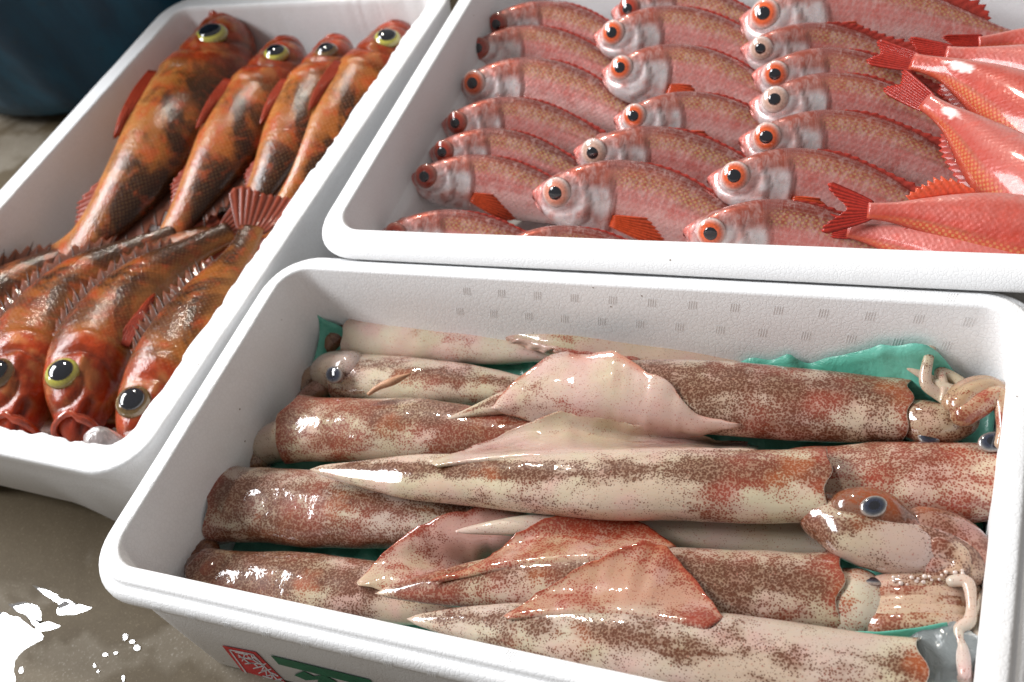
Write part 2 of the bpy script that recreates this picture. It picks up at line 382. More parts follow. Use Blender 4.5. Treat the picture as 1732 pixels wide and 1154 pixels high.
# ------------------------------------------------------------------ the floor and its puddles
def structure(o): o['kind'] = 'structure'; return o
fx, fy = np.meshgrid(np.linspace(-6, 6, 49), np.linspace(-6, 6, 49), indexing='ij')
fv = np.stack([fx, fy, np.zeros_like(fx)], -1).reshape(-1, 3)
ff = [(i * 49 + j, (i + 1) * 49 + j, (i + 1) * 49 + j + 1, i * 49 + j + 1) for i in range(48) for j in range(48)]
structure(mk('floor', fv, ff, M_FLOOR))
def puddle(name, px):
    P = np.array([at(x, y, 0.0)[:2] for x, y in px]); P = np.concatenate([P, P[:1]])
    d = np.concatenate([[0], np.cumsum(np.linalg.norm(np.diff(P, axis=0), axis=1))]); n = len(P) * 10
    E_ = crv(d, P, np.linspace(0, d[-1], n + 1))[:-1]
    z1 = np.zeros((n, 1)); sz = min(1.0, d[-1] / .25)
    E_ = E_ + sz * np.stack([(noise(np.concatenate([E_ * 70, z1], 1), 3, 4) - 0.5) * 0.014, (noise(np.concatenate([E_ * 70, z1], 1), 31, 4) - 0.5) * 0.012], 1)
    c = E_.mean(0); V = []; K = 4
    for r, z in ((1.0, 0.0002), (0.9, 0.00032), (0.75, 0.00036), (0.6, 0.00037)):
        V += [(*(c + (e - c) * r), z) for e in E_]
    F = ring_faces(K, n); F.append(tuple((K - 1) * n + j for j in range(n)))
    o = structure(mk(name, np.array(V), F, M_WATER)); return o
puddle('puddle', [(-60, 1028), (25, 1040), (44, 1060), (62, 1068), (68, 1080), (40, 1098), (24, 1120), (18, 1170), (-20, 1200), (-60, 1200)])
puddle('puddle', [(56, 990), (90, 1000), (118, 1018), (156, 1026), (140, 1036), (112, 1042), (92, 1040), (98, 1020), (70, 1004)])
puddle('puddle', [(12, 1022), (40, 1018), (66, 1030), (72, 1056), (98, 1060), (66, 1068), (48, 1052), (40, 1040)])
for c in [(212, 1078), (224, 1086), (232, 1096), (160, 1126), (166, 1136), (208, 1148), (36, 1134), (178, 1108), (196, 1106)]:
    a, b = 3 + 4 * rng.random(), 2 + 5 * rng.random()
    puddle('water_drop', [(c[0] + a * math.cos(t) + 1.5 * rng.random(), c[1] + b * math.sin(t)) for t in np.linspace(0, 6.28, 7)[:-1]])

# ------------------------------------------------------------------ polystyrene boxes
def rrect(x0, x1, y0, y1, r, nc=10, ne=28):
    pts = []
    cs = [(x1 - r, y0 + r, -90), (x1 - r, y1 - r, 0), (x0 + r, y1 - r, 90), (x0 + r, y0 + r, 180)]
    for k, (cx, cyy, a0) in enumerate(cs):
        arc = [(cx + r * math.cos(math.radians(a0 + 90 * i / nc)), cyy + r * math.sin(math.radians(a0 + 90 * i / nc))) for i in range(nc + 1)]
        pts += arc
        nx = cs[(k + 1) % 4]; a = math.radians(nx[2]); q = (nx[0] + r * math.cos(a), nx[1] + r * math.sin(a)); p_ = arc[-1]
        pts += [(p_[0] + (q[0] - p_[0]) * i / ne, p_[1] + (q[1] - p_[1]) * i / ne) for i in range(1, ne)]
    return np.array(pts)
def tray(parent, W, D, r0, prof, mat, origin, yaw, edit=None, ne=28):
    rings = []
    for k, (o, z) in enumerate(prof):
        q = rrect(-o, W + o, -o, D + o, max(r0 + o, 0.004), ne=ne); v = np.concatenate([q, np.full((len(q), 1), z)], 1)
        if edit: v = edit(k, o, z, v)
        rings.append(v)
    V = np.array(rings); n, m = V.shape[:2]; V = V.reshape(-1, 3)
    c, s = math.cos(yaw), math.sin(yaw); V = np.stack([V[:, 0] * c - V[:, 1] * s, V[:, 0] * s + V[:, 1] * c, V[:, 2]], 1)
    return mk('tray', V, ring_faces(n, m, True, True), mat, parent, (0, 0, 0))

def wav(k, o, z, v, amp=0.0006, fq=30.0, seed=1):
    w = noise(np.concatenate([v[:, :2] * fq, np.full((len(v), 1), k * 0.3)], 1), seed, 2) - 0.5
    v = v.copy(); v[:, 2] += w * amp; return v
# the box of squid
boxA = thing('foam_box', 'white foam box holding squid, red seal and green letters on its front', 'foam box', (0, 0, 0), 'white foam fish boxes')
WA, DA = 0.5, 0.2534
profA = [(-.012, .002), (.002, 0), (.005, .003), (.0095, HA - .035), (.0105, HA - .0195), (.0135, HA - .0185), (.0165, HA - .0175), (.0182, HA - .0155), (.0186, HA - .0125),
         (.0184, HA - .009), (.0170, HA - .006), (.0150, HA - .0045), (.0125, HA - .0042), (.0113, HA - .0036), (.0110, HA - .0020), (.0100, HA - .0006), (.0085, HA),
         (.005, HA + .0001), (.0016, HA), (.0004, HA - .0006), (-.0003, HA - .002), (-.003, HA - .03), (-.006, HA - .06), (-.009, .030), (-.016, .022), (-.04, .020)]
tray(boxA, WA, DA, 0.021, profA, M_FOAM, (0, 0), 0, lambda k, o, z, v: wav(k, o, z, v, 0.0007, 26, 3))
# moulding marks: groups of fine parallel ridges
def mark_mesh(n=4, w=0.0056, h=0.0082, t=0.00012, slant=0.25):
    V = []; F = []
    for i in range(n):
        x = (i / (n - 1) - 0.5) * w; hw = 0.00045; b = len(V); s = slant * h / 2
        V += [(x - hw - s, -h / 2, 0), (x + hw - s, -h / 2, 0), (x + hw + s, h / 2, 0), (x - hw + s, h / 2, 0), (x - s, -h / 2, t), (x + s, h / 2, t)]
        F += [(b, b + 1, b + 4), (b + 1, b + 2, b + 5, b + 4), (b + 2, b + 3, b + 5), (b + 3, b, b + 4, b + 5)]
    me = bpy.data.meshes.new('mould_mark'); me.from_pydata(V, [], F); me.materials.append(M_MARK); return me
mark_me = mark_mesh()
def mark(parent, loc, xdir, zdir, s=1.0, hz=1.0):
    z = Vector(zdir).normalized(); x = Vector(xdir); x = (x - x.dot(z) * z).normalized(); y = z.cross(x)
    o = bpy.data.objects.new('mould_mark', mark_me); col.objects.link(o); o.parent = parent
    o.matrix_local = Matrix(((x[0] * s, y[0] * s, z[0] * s * hz, loc[0]), (x[1] * s, y[1] * s, z[1] * s * hz, loc[1]), (x[2] * s, y[2] * s, z[2] * s * hz, loc[2]), (0, 0, 0, 1)))
for i in range(17):
    x = 0.035 + 0.0272 * i
    mark(boxA, (x, -0.0048, HA + .0001), (1, 0, 0), (0, 0, 1), .8); mark(boxA, (x - 0.006, DA + .0048, HA + .0001), (1, 0, 0), (0, 0, 1), .8)
    mark(boxA, (x + 0.011, -0.0188, HA - .0105), (1, 0, 0), (0, -1, 0.05), .8)
    if i > 3:
        mark(boxA, (x + 0.004, DA - 0.0004 - .0011, HA - .013), (1, 0, 0), (0, -1, 0.1), .85, .7)
        mark(boxA, (x - 0.008, DA - 0.0004 - .0031, HA - .033), (1, 0, 0), (0, -1, 0.1), .85, .7)
for i in range(8):
    y = 0.03 + 0.027 * i
    mark(boxA, (-.0048, y, HA + .0001), (0, 1, 0), (0, 0, 1), .8); mark(boxA, (WA + .0048, y, HA + .0001), (0, 1, 0), (0, 0, 1), .8)
# printing on the front wall
def front_y(z): return -(.0105 + (.005 - .0105) * (HA - .0195 - z) / (HA - .0195 - .003))
def on_front(px, py, lift):
    z = HA - .04
    for _ in range(12):
        p = aty(px, py, front_y(z)); z = p[2]
    return p + np.array([0, -lift, 0])
def print_poly(name, polys, mat, lift):
    V = []; F = []
    for pl in polys:
        b = len(V); V += [on_front(x, y, lift) for x, y in pl]; F.append(tuple(range(b, len(V))))
    return mk(name, V, F, mat, boxA, smooth=False)
def stroke(pts, w):                         # ribbon polygons along a px polyline
    out = []
    for (x0, y0), (x1, y1) in zip(pts[:-1], pts[1:]):
        d = np.array([x1 - x0, y1 - y0], float); d /= np.linalg.norm(d); n = np.array([-d[1], d[0]]) * w / 2; e = d * w * 0.25
        a, b = np.array([x0, y0]) - e, np.array([x1, y1]) + e
        out.append([tuple(a + n), tuple(b + n), tuple(b - n), tuple(a - n)])
    return out
def zq(x, y): return (300 + x / 4.33, 1040 + y / 4.333)       # coordinates read in a 4.33x enlargement
print_poly('printed_seal', [[zq(330, 220), zq(575, 268), zq(1160, 850), zq(830, 850)]], M_RED_INK, .0006)
ws = [[(385, 248), (556, 282), (1085, 830)], [(385, 248), (770, 780)],
      [(430, 265), (520, 285)], [(455, 300), (560, 320), (540, 275)], [(480, 330), (500, 272)], [(450, 285), (530, 345), (600, 350)], [(520, 300), (625, 360), (650, 350)], [(560, 300), (600, 330)],
      [(500, 350), (560, 345), (590, 370)], [(560, 385), (640, 365), (620, 410), (690, 390)], [(600, 420), (650, 395), (660, 440), (720, 425)], [(630, 440), (700, 460), (690, 415), (740, 440)],
      [(665, 485), (770, 460), (740, 490)], [(700, 500), (780, 480), (790, 530)], [(720, 540), (830, 520)]]
print_poly('seal_character', [q for s in ws for q in stroke([zq(*p) for p in s], 2.0)], M_WHITE_INK, .0009)
print_poly('printed_character', [[zq(685, 292), zq(1410, 470), zq(1470, 540), zq(745, 358)]] +
           [[zq(858, 437), zq(925, 408), zq(1000, 445), zq(1075, 437), zq(1160, 480), zq(1230, 560), zq(1010, 560), zq(1035, 470), zq(945, 475)]], M_GREEN_INK, .0006)

# the box of red fish
ZB = HA + .012; XB, YB = 0.0315, 0.2845; WB, DB = 0.60, 0.372
boxB = thing('foam_box', 'smooth white foam box packed with red big-eyed fish, behind the squid', 'foam box', (XB, YB, 0), 'white foam fish boxes')
profB = [(-.02, .002), (-.006, 0), (-.003, .003), (.0085, ZB - .015), (.0105, ZB - .0122), (.0185, ZB - .0118), (.0205, ZB - .0112), (.0211, ZB - .0098), (.0208, ZB - .0085), (.0195, ZB - .0066),
         (.0175, ZB - .0045), (.015, ZB - .0025), (.0125, ZB - .0012), (.0100, ZB - .0003), (.007, ZB), (.0018, ZB), (.0005, ZB - .0006), (-.0003, ZB - .002), (-.003, ZB - .025), (-.0045, ZB - .042),
         (-.0055, ZB - .043), (-.0105, ZB - .046), (-.0125, ZB - .05), (-.014, .04), (-.02, .024), (-.05, .02)]  # low inner step added, shaped to catch light as a pale wall strip
tray(boxB, WB, DB, 0.022, profB, M_FOAM_B, (0, 0), 0, lambda k, o, z, v: wav(k, o, z, v, 0.0006, 20, 9))

# the box of rockfish
ZC = HA - .010; XC, YC = -0.0565, 0.0845; YAWC = math.radians(-1.9); WC, DC = 0.322, 0.540
boxC = thing('foam_box', 'worn white foam box with a ragged inner edge holding brown rockfish', 'foam box', (XC, YC, 0), 'white foam fish boxes')
profC = [(-.03, .016), (.004, 0), (.007, .003), (.016, ZC - .032), (.0205, ZC - .012), (.0222, ZC - .004), (.0220, ZC - .0015), (.0205, ZC - .0002), (.017, ZC), (.012, ZC), (.008, ZC), (.004, ZC),
         (.0008, ZC), (-.0004, ZC - .0012), (-.0012, ZC - .006), (-.004, ZC - .03), (-.007, ZC - .06), (-.011, .03), (-.018, .02), (-.05, .018)]
def edit_c(k, o, z, v):
    v = wav(k, o, z, v, 0.0008, 22, 5)
    if k in (1, 2, 3):                     # feet: the wall bottom is cut away between the corners
        mx = v[:, 0] + WC; my = v[:, 1]; lift = 0.026 if k < 3 else 0
        onx = (np.abs(my - (-o)) < 0.012) | (np.abs(my - (DC + o)) < 0.012)
        cut = sstep(0.055, 0.115, v[:, 0]) * sstep(0.055, 0.115, WC - v[:, 0]) * onx
        v[:, 2] += lift * cut
    if 10 <= k <= 15:                      # ragged edge where a film was cut away
        side = np.clip((v[:, 0] - WC * 0.55) * 14, 0, 1) + np.clip((0.06 - v[:, 1]) * 30, 0, 1); side = np.clip(side, 0.12, 1)
        q = np.concatenate([v[:, :2] * 130, np.full((len(v), 1), 1.0)], 1); w = ((noise(q * .25, 21, 3) - 0.48) * 0.006 + np.maximum(noise(q * .9, 22, 4) - .52, 0) * .012) * side
        amt = {10: 0.25, 11: 0.6, 12: 1, 13: 1, 14: 0.9, 15: 0.3}[k]
        cx = np.clip(v[:, 0], 0.03, WC - .03); cyy = np.clip(v[:, 1], 0.03, DC - .03); d = unit(np.stack([v[:, 0] - cx, v[:, 1] - cyy], 1))
        v[:, :2] += d * (w * amt)[:, None]
        v[:, 2] -= np.maximum(noise(q * 1.1, 33, 3) - 0.55, 0) * 0.006 * side * (k >= 11) * (k <= 13)
    return v
def tray_c():
    # local frame: x runs from the left inner edge to the right one
    rings = []
    for k, (o, z) in enumerate(profC):
        q = rrect(-o, WC + o, -o, DC + o, max(0.016 + o, 0.004), ne=110); v = np.concatenate([q, np.full((len(q), 1), z)], 1); rings.append(edit_c(k, o, z, v))
    V = np.array(rings); n, m = V.shape[:2]; V = V.reshape(-1, 3); V[:, 0] -= WC
    c, s = math.cos(YAWC), math.sin(YAWC); V = np.stack([V[:, 0] * c - V[:, 1] * s, V[:, 0] * s + V[:, 1] * c, V[:, 2]], 1)
    mk('tray', V, ring_faces(n, m, True, True), M_FOAM_C, boxC)
tray_c()

# the blue tub
def tub():
    c = np.array([-0.630, 0.872]); t = thing('plastic_tub', 'dark blue round plastic tub standing on the floor behind the rockfish box', 'tub', (c[0], c[1], 0))
    prof = [(0.10, .004), (0.255, .004), (0.275, .008), (0.292, .022), (0.300, .045), (0.312, .10), (0.330, .20), (0.348, .33), (0.352, .335), (0.372, .338), (0.376, .352), (0.368, .356), (0.340, .354), (0.335, .34),
            (0.318, .20), (0.300, .10), (0.285, .05), (0.26, .03), (0.05, .028)]
    m = 96; V = []
    for r, z in prof:
        for j in range(m):
            a = 2 * math.pi * j / m; rr = r + (0.0035 * math.cos(24 * a) if 0.03 < z < 0.33 else 0) + 0.002 * math.sin(3 * a + z * 20)
            V.append((rr * math.cos(a), rr * math.sin(a), z))
    mk('shell', V, ring_faces(len(prof), m, True, True), M_TUB, t)
    for a0 in (2.6, -0.55):
        pts = [np.array([0.36 * math.cos(a0 + d), 0.36 * math.sin(a0 + d), z]) for d, z in ((-.22, .345), (-.18, .40), (0, .42), (.18, .40), (.22, .345))]
        v, f = tube(pts, [.009], 10, 30); mk('handle', v, f, M_TUB, t)
tub()

# ------------------------------------------------------------------ fish
def fish_frame(P, nref):
    T = unit(np.gradient(P, axis=0)); nref = np.asarray(nref, float)
    if nref.ndim == 2:
        w = sstep(0, .42, np.linspace(0, 1, len(P)))[:, None]; nref = nref[0] * (1 - w) + nref[1] * w
    nref = np.broadcast_to(nref, P.shape)
    N = unit(nref - (nref * T).sum(1, keepdims=True) * T); U = np.cross(N, T); return T, N, U
RED = dict(u=[0, .02, .05, .09, .15, .22, .30, .40, .52, .65, .78, .88, .95, 1],
           top=[.010, .028, .048, .072, .100, .122, .137, .143, .132, .107, .074, .048, .036, .034],
           bot=[.012, .036, .058, .078, .100, .117, .128, .132, .122, .096, .062, .040, .033, .032],
           wid=[.008, .022, .036, .050, .060, .067, .071, .072, .066, .052, .034, .020, .013, .010])
ROCK = dict(u=[0, .02, .05, .10, .16, .23, .31, .40, .52, .65, .78, .88, .95, 1],
            top=[.018, .040, .058, .082, .108, .128, .146, .150, .138, .110, .076, .054, .046, .046],
            bot=[.020, .045, .064, .088, .108, .122, .130, .132, .120, .094, .064, .048, .044, .044],
            wid=[.022, .044, .062, .080, .092, .100, .103, .100, .088, .064, .040, .026, .019, .015])
class Body: pass
def fish_body(P, L, nref, prof, colour, groove, nu=84, m=56, sq=0.85):
    """lofted body; returns everything needed to hang fins and eyes on it"""
    b = Body(); u = np.linspace(0, 1, nu) ** 1.15; Q, _ = path(P, 600); idx = u * 599; i0 = np.clip(idx.astype(int), 0, 598); fr = (idx - i0)[:, None]
    C = Q[i0] * (1 - fr) + Q[i0 + 1] * fr; T, N, U = fish_frame(C, nref)
    top = crv(prof['u'], prof['top'], u) * L; bot = crv(prof['u'], prof['bot'], u) * L; wid = crv(prof['u'], prof['wid'], u) * L
    th = np.linspace(0, 2 * np.pi, m, endpoint=False); sn, cs = np.sin(th), np.cos(th)
    cw = np.sign(cs) * np.abs(cs) ** sq
    H = np.where(sn >= 0, top[:, None] * sn, bot[:, None] * sn); Wd = wid[:, None] * cw
    q = np.broadcast_to(sn, H.shape); uu = np.broadcast_to(u[:, None], H.shape); hL = H / L
    dsp = groove(uu, hL, q) * L
    side = np.abs(cw)[None, :] ** 0.5 * np.sign(cs)[None, :]
    Wd = Wd + dsp * side
    V = C[:, None] + U[:, None] * H[..., None] + N[:, None] * Wd[..., None]
    c4 = colour(uu, hL, q, V)
    g = np.arcsin(np.clip(sn, -1, 1)) / (np.pi / 2); girth = g[None, :] * (top + bot)[:, None] * 0.65
    suv = np.stack([uu * L, girth, sstep(.27, .33, uu)], -1)
    b.V, b.col, b.suv, b.C, b.T, b.N, b.U, b.u, b.L = V, c4, suv, C, T, N, U, u, L
    b.top, b.bot, b.wid, b.nu, b.m = top, bot, wid, nu, m
    b.F = ring_faces(nu, m, True, True)
    def loc(u0, h, side=1, lift=0.0):        # point on the flank at station u0, height h (in L)
        k = np.interp(u0, u, np.arange(nu)); i = int(min(k, nu - 2)); f = k - i
        lerp = lambda A: A[i] * (1 - f) + A[i + 1] * f
        tp = lerp(top) if h >= 0 else lerp(bot); s = np.clip(h * L / tp, -1, 1); w = lerp(wid) * (max(1 - s * s, 0) ** 0.5) ** sq
        c_, t_, n_, u_ = lerp(C), unit(lerp(T)), unit(lerp(N)), unit(lerp(U))
        return c_ + u_ * h * L + n_ * side * (w + lift * L), t_, n_ * side, u_
    b.loc = loc
    return b
def line_dist(x, y, pts):                    # distance to a polyline
    d = np.full(np.shape(x), 9.0)
    for (x0, y0), (x1, y1) in zip(pts[:-1], pts[1:]):
        dx, dy = x1 - x0, y1 - y0; t = np.clip(((x - x0) * dx + (y - y0) * dy) / (dx * dx + dy * dy), 0, 1)
        d = np.minimum(d, np.hypot(x - x0 - t * dx, y - y0 - t * dy))
    return d
def tail_fin(b, parent, org, length, spread, fork, base_c, tip_c, mat, bend=0.0, nr=11):
    L = b.L; c, t, n, u = b.C[-1], b.T[-1], b.N[-1], b.U[-1]; A = np.linspace(-1, 1, 45); B = np.linspace(0, 1, 16)
    a, s = np.meshgrid(A, B, indexing='ij'); bh = b.top[-1] / L * 1.0
    ln = length * (1 - fork + fork * np.abs(a) ** 1.2) * (1 - 0.05 * rng.random(45)[:, None]) * (1 - 0.25 * np.abs(a) ** 8)
    hh = a * (bh * (1 - s) + spread * s ** 0.9) ; rip = 0.0028 * np.cos(a * np.pi * nr) * (0.2 + s)
    g = c + t * ((s * ln - 0.02) * L)[..., None] + u * (hh * L)[..., None] + n * ((rip + bend * s ** 2 + 0.010 * np.sin(a * 3) * s) * L)[..., None]
    cc = mix(np.array(base_c), np.array(tip_c), s ** 1.3) * (0.72 + 0.28 * np.cos(a * np.pi * nr))[..., None]
    return sheet('tail_fin', g, (0.006 * (1 - s) + 0.0015) * L, mat, parent, org, cc)
def edge_fin(name, b, parent, org, u0, u1, hgt, lean, colr, mat, side='top', spines=10, ragged=0.25, off=0.0, tipc=None):
    """a fin standing on the back (or belly) edge between two stations"""
    L = b.L; n = spines * 4 + 1; us = np.linspace(u0, u1, n); S = np.linspace(0, 1, 7); sg = 1 if side == 'top' else -1
    hv = crv(np.linspace(0, 1, len(hgt)), hgt, np.linspace(0, 1, n)); ph = np.arange(n) / 4.0; saw = np.abs(((ph + 0.5) % 1) - 0.5) * 2
    hv = hv * (1 - ragged * saw); G_ = np.zeros((n, 7, 3)); cc = np.zeros((n, 7, 3))
    for i, uu in enumerate(us):
        k = np.interp(uu, b.u, np.arange(b.nu)); j = int(min(k, b.nu - 2)); f = k - j; lp = lambda A: A[j] * (1 - f) + A[j + 1] * f
        h0 = (lp(b.top) if sg > 0 else -lp(b.bot)) * 0.97
        for q, s in enumerate(S):
            G_[i, q] = lp(b.C) + lp(b.U) * (h0 + sg * s * hv[i] * L) + lp(b.T) * (lean * s * hv[i] * L) + lp(b.N) * ((0.0009 * math.cos(2 * math.pi * ph[i]) * (0.3 + s) + off * s * hv[i] * 6) * L)
            cc[i, q] = np.array(colr) * (1 - s) + np.array(tipc if tipc is not None else colr) * s
            cc[i, q] *= 0.86 + 0.14 * math.cos(2 * math.pi * ph[i])
    th = np.broadcast_to(np.linspace(0.006, 0.0012, 7), (n, 7)) * L
    return sheet(name, G_, th, mat, parent, org, cc)
def side_fin(b, parent, org, u0, h0, ang, length, width, colr, tipc, mat, lift=0.012, curl=0.02, nr=8):
    """pectoral fin: a fan lying back along the flank"""
    L = b.L; p, t, n, u = b.loc(u0, h0, 1, 0.002); ca, sa = math.cos(ang), math.sin(ang); d = t * ca - u * sa; e = u * ca + t * sa
    A = np.linspace(-1, 1, 33); B = np.linspace(0, 1, 14); a, s = np.meshgrid(A, B, indexing='ij')
    ln = length * (1 - 0.35 * np.abs(a + 0.25) ** 1.6) * (1 - 0.03 * rng.random(33)[:, None]); hw = (0.02 + (width - 0.02) * s ** 0.8) * a
    up = lift + curl * np.sin(s * np.pi * 0.9) + 0.0022 * np.cos(a * np.pi * nr) * (0.3 + s) - 0.02 * s * s
    g = p + d * (s * ln * L)[..., None] + e * (hw * L)[..., None] + n * (up * s ** 0.5 * L)[..., None]
    cc = mix(np.array(colr), np.array(tipc), s) * (0.75 + 0.25 * np.cos(a * np.pi * nr))[..., None]
    return sheet('pectoral_fin', g, (0.005 * (1 - s) + 0.0012) * L, mat, parent, org, cc)
def eye_on(b, parent, org, u0, h0, r, bulge, ring, pup, side=1, sink=0.2, pshape=(1, 1), tilt=0.0):
    p, t, n, u = b.loc(u0, h0, side); L = b.L; nn = unit(n + u * tilt)
    V, F, rr = dome(p - nn * bulge * sink * L, nn, u, r * L, r * L, bulge * L)
    cc = np.zeros((len(V), 3)); ks = sorted(ring)
    for ch in range(3): cc[:, ch] = np.interp(rr, ks, [ring[k][ch] for k in ks])
    jit = 1 + 0.22 * (noise(V * 420, 5, 2) - 0.5); e = mk('eye', V, F, M_EYE, parent, org, {'col': cc * jit[:, None]})
    top = p - nn * bulge * sink * L + nn * bulge * L * math.sqrt(max(1 - pup * pup, 0)) * 0.93
    V, F, rr = dome(top, nn, u, pup * r * L * pshape[0], pup * r * L * pshape[1], bulge * L * max(0.32, 1.10 - 0.93 * math.sqrt(max(1 - pup * pup, 0))), 6, 20, 0.2)
    mk('pupil', V, F, M_PUPIL, e, org)
    return e

def red_groove(u, h, q):
    d = np.zeros_like(u)
    d -= 0.012 * gauss(line_dist(u, h, [(-.01, -.008), (.03, -.030), (.062, -.066)]), .008)          # mouth slit
    d += 0.007 * gauss(line_dist(u, h, [(.03, -.050), (.075, -.085), (.10, -.095)]), .016)           # jaw bone
    d -= 0.006 * gauss(line_dist(u, h, [(.205, .06), (.225, .0), (.215, -.06), (.17, -.098)]), .006)   # cheek groove
    d += 0.005 * gauss(line_dist(u, h, [(.19, .06), (.21, .0), (.20, -.05), (.16, -.085)]), .012)
    gx = u - (.305 - 2.2 * (h + .01) ** 2); d += 0.007 * sstep(-.06, -.004, gx) * (1 - sstep(-.004, .006, gx)) * (np.abs(h) < .1)
    d -= 0.004 * gauss(gx - .008, .006) * (h < .09)
    d -= 0.008 * gauss(np.hypot(u - .118, h - .026) - .064, .008)                                       # socket rim
    return d
def red_colour(seed, warm, pale, scuff=None):
    def f(u, h, q, V):
        nz = noise(V * 55, seed, 4); nf = noise(V * 160, seed + 3, 3)
        dors = np.array([.18, .040, .030]); gold = np.array([.38, .115, .075]); pink = np.array([.68, .26, .235]); palec = np.array([.82, .52, .49]); belly = np.array([.78, .64, .62])
        if warm > 0:
            dors = dors * (1 - warm) + np.array([.40, .045, .02]) * warm; gold = gold * (1 - warm) + np.array([.44, .058, .018]) * warm
            pink = pink * (1 - warm) + np.array([.36, .026, .010]) * warm; palec = palec * (1 - warm) + np.array([.38, .042, .022]) * warm; belly = belly * (1 - warm) + np.array([.48, .16, .13]) * warm
        qq = q + (nz - .5) * .28
        c = mix(belly, palec, sstep(-.95, -.55, qq)); c = mix(c, pink, sstep(-.35 + pale, .25 + pale, qq)); c = mix(c, gold, sstep(.44, .64, qq)); c = mix(c, dors, sstep(.70, .92, qq))
        c = mix(c, np.array([.52, .07, .045]), sstep(.52, .70, nf) * .45 * (1 - sstep(.4, .7, q)))
        lat = gauss(q - (.56 - .18 * u), .035) * (u > .3); c = mix(c, np.array([.26, .09, .04]), lat * .5)
        # head
        hd = 1 - sstep(.28, .315, u + 2.2 * (h + .01) ** 2 * 1.0)
        cheek = mix(np.array([.60, .33, .30]), np.array([.74, .66, .66]), sstep(.42, .62, nf + .12)); nape = np.array([.36, .085, .055])
        hc = mix(cheek, nape, sstep(.035, .075, h)); hc = mix(hc, np.array([.44, .43, .43]), gauss(np.hypot((u - .265) / .045, (h + .005) / .05), 1.0) * .75 * sstep(.35, .6, nz))
        hc = mix(hc, np.array([.58, .085, .06]), (1 - sstep(.035, .085, u)) * sstep(-.045, -.005, h) * .85)
        hc = mix(hc, np.array([.60, .16, .13]), (1 - sstep(.045, .075, u)) * .7)
        hc = mix(hc, np.array([.25, .03, .02]), gauss(line_dist(u, h, [(-.01, -.008), (.03, -.030), (.062, -.066)]), .006) * .8)
        hc = mix(hc, np.array([.35, .22, .21]), gauss(line_dist(u, h, [(.205, .06), (.225, .0), (.215, -.06), (.17, -.098)]), .005) * .6)
        hc = mix(hc, np.array([.30, .13, .12]), gauss(np.hypot(u - .118, h - .026) - .066, .008) * .6)
        c = mix(c, hc, hd)
        c = mix(c, np.array([.66, .10, .04]), gauss(np.hypot((u - .31), (h + .045)) / .03, 1) * .8)
        if scuff:
            e = np.hypot((u - scuff[0]) / scuff[2], (h - scuff[1]) / scuff[3]) + (noise(V * 300, seed, 3) - .5) * 1.2
            c = mix(c, np.array([.78, .70, .68]), (1 - sstep(.75, 1.05, e)) * .9)
        gmask = sstep(.40, .55, q) * (1 - sstep(.74, .90, q)) * sstep(.2, .34, u) * (1 - sstep(.75, .98, u)) * (.55 + .9 * (nz - .3)) * (1 - .5 * warm)
        return np.concatenate([np.clip(c, .004, .95), np.clip(gmask, 0, 1)[..., None]], -1)
    return f
def red_fish(label, pts, nref, warm, seed, iris, fins, z_floor=0.03, pale=0.0, prof=None, group='red big-eyed fish packed in rows', eye=True):
    P, L = path(pts, 120); org = np.array([P[60][0], P[60][1], P[:, 2].min() - 0.03])
    t = thing('red_fish', label, 'fish', org, group)
    vr = np.random.default_rng(seed); pr_ = {k: np.array(v, float) for k, v in (prof or RED).items()}
    pr_['top'] = pr_['top'] * vr.uniform(.93, 1.10); pr_['bot'] = pr_['bot'] * vr.uniform(.94, 1.12); pr_['wid'] = pr_['wid'] * vr.uniform(.92, 1.1)
    b = fish_body(P, L, nref, pr_, red_colour(seed, warm, pale, fins.get('scuff')), red_groove)
    mk('body', b.V, b.F, M_REDFISH if warm < .5 else M_REDFISH_D, t, org, {'col': b.col.reshape(-1, 4), 'suv': b.suv.reshape(-1, 3)})
    O = {'o': (.80, .13, .035), 'd': (.42, .045, .02), 'w': (.70, .44, .34), 'p': (.78, .30, .20)}[iris]; W_ = (.74, .62, .58) if iris != 'd' else (.40, .16, .12)  # dark iris and rim paint the side wall's shade on left-row eyes
    if eye:
        for s in (1, -1):
            eye_on(b, t, org, .118, .026, .054, .023, {0: O, .50: O, .70: tuple(.8 * x for x in O), .84: tuple(.5 * (x + y) for x, y in zip(O, W_)), .95: W_, 1.0: (.34, .12, .10), 1.1: (.3, .1, .08)}, .47, s, 0.25, (1.0, .96))
    tail_fin(b, t, org, fins.get('tl', .22), fins.get('ts', .12), fins.get('fork', .5), (.36, .022, .014), (.48, .035, .02), M_FIN, 0.01)
    edge_fin('dorsal_fin', b, t, org, .36, .84, fins.get('d', [.012, .03, .03, .025, .03, .03, .008]), 1.3, (.26, .03, .02), M_FIN, tipc=(.46, .045, .03), spines=16, ragged=.3)
    if fins.get('pec', 1):
        side_fin(b, t, org, .305, -.048, fins.get('pa', .22), fins.get('pl', .24), .05, (.68, .08, .02), (.72, .10, .04), M_FIN)
    if fins.get('anal', 0):
        edge_fin('anal_fin', b, t, org, .60, .84, [.02, .07, .05, .02], 1.0, (.55, .05, .02), M_FIN, 'bot', spines=9, tipc=(.70, .10, .04))
    return t
REF = mpp(at(958, 322, HA - .045))
def eye_spine(E_, size, droop, z, bend=1.0, yaw=0.0, sink=.042):
    """centre line from the place of the eye; offsets in reference pixels"""
    k = REF / mpp(at(E_[0], E_[1], z)) * size; c = []
    for dx, dy in ((-52, 6), (0, 13), (85, 20 * bend), (180, 43 * bend), (275, 80 * bend), (368, 122 * bend)):
        dy = dy * (droop if dx > 0 else 1); c.append(at(E_[0] + dx * k, E_[1] + dy * k + dx * k * yaw, z - sink * (max(dx, 0) / 368) ** .9))
    return c
